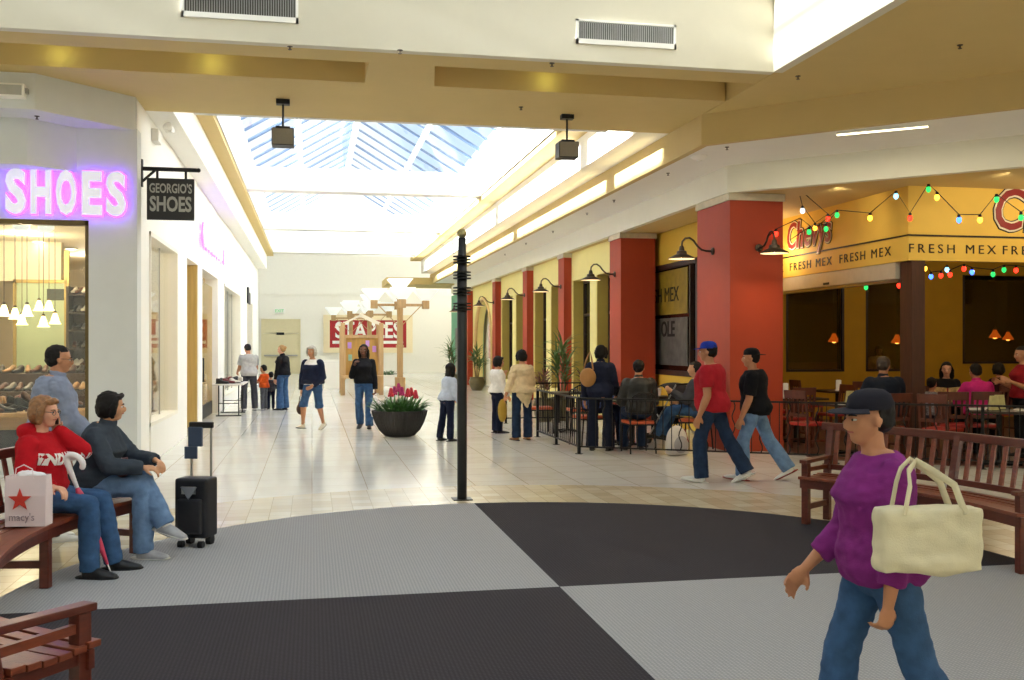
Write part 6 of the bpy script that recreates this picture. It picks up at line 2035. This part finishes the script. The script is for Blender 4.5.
# diners
person('person', 'big man in a dark jacket dining left of the wooden post', (7.93, 12.82, 0), -10, 1.86, 'tan',
    dict(SIT, lean=6, head=(-35, 4), rarm=((.25, .35, -1), (-.2, 1, .1)), larm=((-.25, .35, -1), (.2, 1, .1))),
    dict(hair_mat=HDB, shoes=SHB, layers=[tr(BLACKC), tp('jacket', fabric('dark_blue', '1c2230'), infl=.040, collar=True)]), voxel=.012, hair='crop', belly=.3, seat=.50)
person('person', 'seated woman in a bright pink shirt, back turned, at the right', (9.56, 13.0, 0), -15, 1.66, 'tan',
    dict(SIT, lean=12, head=(12, 6), rarm=((.35, .5, -1), (-.3, 1, .3)), larm=((-.35, .5, -1), (.3, 1, .3))),
    dict(hair_mat=HB, shoes=SHB, layers=[tr(BLACKC), tp('shirt', fabric('hot_pink', 'c42a78'), infl=.030, collar=True)]), voxel=.012, hair='crop', fem=True, belly=.3, seat=.50)
person('person', 'black-haired woman in black facing us across from the pink shirt', (9.97, 14.38, 0), 165, 1.66, 'fair',
    dict(SIT, lean=8, head=(-20, 5), rarm=((.2, .5, -1), (-.3, 1, .2)), larm=((-.2, .5, -1), (.3, 1, .2))),
    dict(hair_mat=HB, shoes=SHB, layers=[tr(BLACKC), tp('top', BLACKC, infl=.022)]), voxel=.012, hair='long', fem=True, seat=.50)
person('person', 'dark-haired diner deep in the room right of the pink shirt', (11.47, 15.0, 0), 0, 1.60, 'tan',
    dict(SIT, lean=10, rarm=((.2, .5, -1), (-.2, 1, .2)), larm=((-.2, .5, -1), (.2, 1, .2))),
    dict(hair_mat=HB, shoes=SHB, layers=[tr(BLACKC), tp('top', fabric('maroon', '3c1a1e'), infl=.022)]), voxel=.013, hair='bob', fem=True, seat=.50)
person('person', 'standing waitress in a red shirt at the right edge of the restaurant', (10.12, 12.78, 0), 80, 1.66, 'tan',
    dict(head=(0, 6), rarm=((.15, .1, -1), (0, .8, .3)), larm=((-.15, .2, -1), (.1, .9, .4))),
    dict(hair_mat=HB, shoes=SHB, layers=[tr(BLACKC), tp('shirt', fabric('waiter_red', '8c1a22'), infl=.024, sleeve=.45)]), voxel=.011, hair='bun', fem=True)
v_ = at_y(879, 366, 21.2)
person('person', 'person in a tan shirt reading a menu inside the dark bar room', (v_.x, 21.2, 0), 165, 1.68, 'tan',
    dict(head=(-15, 18), rarm=((.2, .3, -1), (-.2, 1, .2)), larm=((-.2, .3, -1), (.2, 1, .2))),
    dict(hair_mat=HB, shoes=SHB, layers=[tr(BLACKC), tp('shirt', fabric('sand', '9a7c54'), infl=.024)]), voxel=.014, hair='bob')

# stroller and backpack on the terrace
sp_ = ground(672, 449)
stv = thing('stroller', 'black baby stroller with raised hood behind the railing', 'stroller', (5.78, 15.5, 0), R(15))
SBK = mat('stroller_fabric', '1d1d22', .8, var=.15)
mb = MB()
for i in range(9):
    pass
vs, fs = [], []
nA, nB = 14, 10
for i in range(nA + 1):
    th_ = R(-5 + 120 * i / nA)
    for j in range(nB + 1):
        x = -.24 + .48 * j / nB
        e = math.sqrt(max(0, 1 - (x / .25) ** 2)) * .18 + .82
        vs.append((x, -math.cos(th_) * .30 * e, .62 + math.sin(th_) * .40 * e))
for i in range(nA):
    for j in range(nB):
        a_ = i * (nB + 1) + j
        fs.append((a_, a_ + 1, a_ + nB + 2, a_ + nB + 1))
o = MB().add(vs, fs).build('hood', SBK, stv, smooth=True); o.modifiers.new('t', 'SOLIDIFY').thickness = .012
me = remesh(MB().box(-.2, .2, -.25, .25, .36, .46).box(-.2, .2, .18, .26, .4, .62), .014, 5); me.materials.append(SBK); link('seat', me, stv, smooth=True)
for s in (-1, 1):
    MB().tube([(s * .24, .36, .10), (s * .24, -.1, .62), (s * .24, -.42, 1.0)], .012, 8).tube([(s * .24, -.34, .10), (s * .24, .1, .5)], .012, 8).build('frame_tube', ALU, stv, smooth=True)
    for y in (.36, -.34):
        MB().lathe([(.07, -.02), (.09, -.018), (.09, .018), (.07, .02)], 18, c=(s * .24, y, .09), mtx=Matrix.Rotation(R(90), 4, 'Y')).build('wheel', BLACK, stv, smooth=True)
MB().tube([(-.24, -.42, 1.0), (0, -.44, 1.01), (.24, -.42, 1.0)], .016, 8).build('push_handle', BLACK, stv, smooth=True)
bpk = thing('backpack', 'white and red backpack on the floor behind the railing by the stroller', 'backpack', (5.30, 14.06, 0), R(10))
me = remesh(MB().ball((0, 0, .22), (.17, .11, .22), 16, 12).box(-.15, .15, -.09, .09, .01, .2), .012, 5); me.materials.append(mat('backpack_white', 'd8d2cc', .6, var=.08)); link('body', me, bpk, smooth=True)
me = remesh(MB().ball((.02, -.10, .16), (.12, .06, .13), 14, 10), .012, 2); me.materials.append(mat('backpack_grey', 'a9a4a6', .6)); link('pocket', me, bpk, smooth=True)
MB().tube([(.14, -.03, .05), (.18, -.02, .2), (.12, -.02, .38)], .025, 8, ell=(1, .5)).build('side_panel', mat('backpack_red', '8a2430', .6), bpk, smooth=True)
MB().tube([(-.04, .03, .42), (0, .03, .47), (.04, .03, .42)], .009, 8).build('loop', BLACK, bpk)

person('person', 'small child in a patterned top at the table left of the pink shirt', (9.12, 13.5, 0), -60, 1.18, 'tan',
    dict(SIT, lean=5, rarm=((.2, .5, -1), (-.2, 1, .3)), larm=((-.2, .5, -1), (.2, 1, .3))),
    dict(hair_mat=HB, shoes=SHB, layers=[tr(NAVY), tp('top', fabric('check', '8a8790', var=.6, scale=40), infl=.018)]), voxel=.011, hair='crop', seat=.50, head_k=1.2)
# ------------------------------------------------------------------ light and camera
w = bpy.data.worlds.new('sky'); SC.world = w; w.use_nodes = True
nt = w.node_tree; bg = nt.nodes['Background']
tc = nt.nodes.new('ShaderNodeTexCoord')
sx = nt.nodes.new('ShaderNodeSeparateXYZ'); nt.links.new(tc.outputs['Generated'], sx.inputs[0])
mr = nt.nodes.new('ShaderNodeMapRange'); mr.inputs['From Min'].default_value = -.10; mr.inputs['From Max'].default_value = .10
nt.links.new(sx.outputs['X'], mr.inputs['Value'])
nz = nt.nodes.new('ShaderNodeTexNoise'); nz.inputs['Scale'].default_value = 4; nz.inputs['Detail'].default_value = 5
nt.links.new(tc.outputs['Generated'], nz.inputs['Vector'])
ad = nt.nodes.new('ShaderNodeMath'); ad.operation = 'MULTIPLY_ADD'; ad.inputs[1].default_value = .9; ad.inputs[2].default_value = -.45
nt.links.new(nz.outputs['Fac'], ad.inputs[0])
a2 = nt.nodes.new('ShaderNodeMath'); a2.operation = 'ADD'; a2.use_clamp = True
nt.links.new(mr.outputs[0], a2.inputs[0]); nt.links.new(ad.outputs[0], a2.inputs[1])
mx = nt.nodes.new('ShaderNodeMixRGB')
mx.inputs[1].default_value = (0.94, 0.97, 1.0, 1)
mx.inputs[2].default_value = (0.56, 0.76, 1.0, 1)
nt.links.new(a2.outputs[0], mx.inputs['Fac'])
nt.links.new(mx.outputs[0], bg.inputs['Color'])
bg.inputs['Strength'].default_value = SKY_STRENGTH
sun = bpy.data.lights.new('sun', 'SUN'); sun.energy = SUN_STRENGTH; sun.angle = R(1.5); sun.color = (.97, .99, 1.0)
so = bpy.data.objects.new('sun', sun); COL.objects.link(so)
so.rotation_euler = Vector((1.0, .03, -.33)).to_track_quat('-Z', 'Y').to_euler()

def lamp(kind, loc, power, col=(1, .85, .6), size=.1, rot=None, spot=70, name='lamp_light', blend=.5):
    l = bpy.data.lights.new(name, kind); l.energy = power; l.color = col
    if kind == 'AREA':
        l.size = size
    elif kind == 'SPOT':
        l.spot_size = R(spot); l.spot_blend = blend; l.shadow_soft_size = size
    else:
        l.shadow_soft_size = size
    o = bpy.data.objects.new(name, l); COL.objects.link(o); o.location = loc
    if rot is not None:
        o.rotation_euler = rot
    return o

# lamps of the place, with fill lights added for dining room and sign
for L in LAMPS:
    p = L.matrix_basis @ Vector((.53, 0, -.11))
    lamp('SPOT', p, 14 if L is not LAMPS[1] else 26, (1, .62, .28), .05, (0, 0, 0), 125, 'gooseneck_light', .8)
WARM = (1, .80, .52)
for x, y, z, e in ((9.6, 15.5, 3.3, 26), (12.8, 16.5, 3.3, 30), (16.5, 15.5, 3.3, 26), (10.5, 12.2, 3.7, 16), (8.2, 16.8, 3.3, 18)):
    lamp('POINT', (x, y, z), e, WARM, .12, name='dining_fill')  # added fill with no fixtures, lifts the dining room's yellow walls
for x, y in ((-4.0, 15.2), (-6.4, 15.2), (-4.6, 17.6), (-7.5, 17.6), (-4.5, 21.5)):
    lamp('POINT', (x, y, 3.1), 55, (1, .84, .58), .12, name='shop_light')
lamp('POINT', (-4.5, 30, 3.0), 60, (1, .95, .85), .15, name='shop_light')
for x in (-2.8, -1.15, 2.85):
    lamp('POINT', (x, YB - .16, ZS + .13), .6, (.85, .9, .28), .04, name='cove_light')
for x, y, tx, ty in ((9.2, 11.9, 9.6, 13.2), (7.6, 13.5, 8.55, 15.0), (11.2, 11.6, 11.6, 13.2)):
    lamp('SPOT', (x, y, 3.92), 20, (1, .86, .6), .06, (Vector((tx, ty, 3.3)) - Vector((x, y, 3.92))).to_track_quat('-Z', 'Y').to_euler(), 110, 'sign_fill', .9)  # added spots without fixtures, there only to brighten the yellow signboard
p0, p1 = at_z(837, 133, ZL), at_z(928, 124.5, ZL)
for k in range(5):
    q = p0.lerp(p1, k / 4 * 2.2 - .9)
    o = lamp('AREA', (q.x, q.y, ZL - .045), 8, (1, .9, .66), .5, (0, 0, R(-45)), name='slot_light')
    o.data.shape = 'RECTANGLE'; o.data.size_y = .06

cam = bpy.data.cameras.new('camera'); co = bpy.data.objects.new('camera', cam); COL.objects.link(co)
co.location = (0, 0, H); co.rotation_euler = (R(90), 0, -TH)
cam.sensor_width = 36; cam.lens = 36 * 1000 / 1024; cam.shift_y = 5 / 1024; cam.clip_end = 300
SC.camera = co
vs = SC.view_settings
vs.view_transform = 'Standard'; vs.look = 'None'; vs.gamma = 1; vs.use_curve_mapping = False
vs.exposure = EXPOSURE
SC.cycles.max_bounces = 10
SC.cycles.diffuse_bounces = 7
SC.cycles.transparent_max_bounces = 16
SC.cycles.sample_clamp_indirect = 12
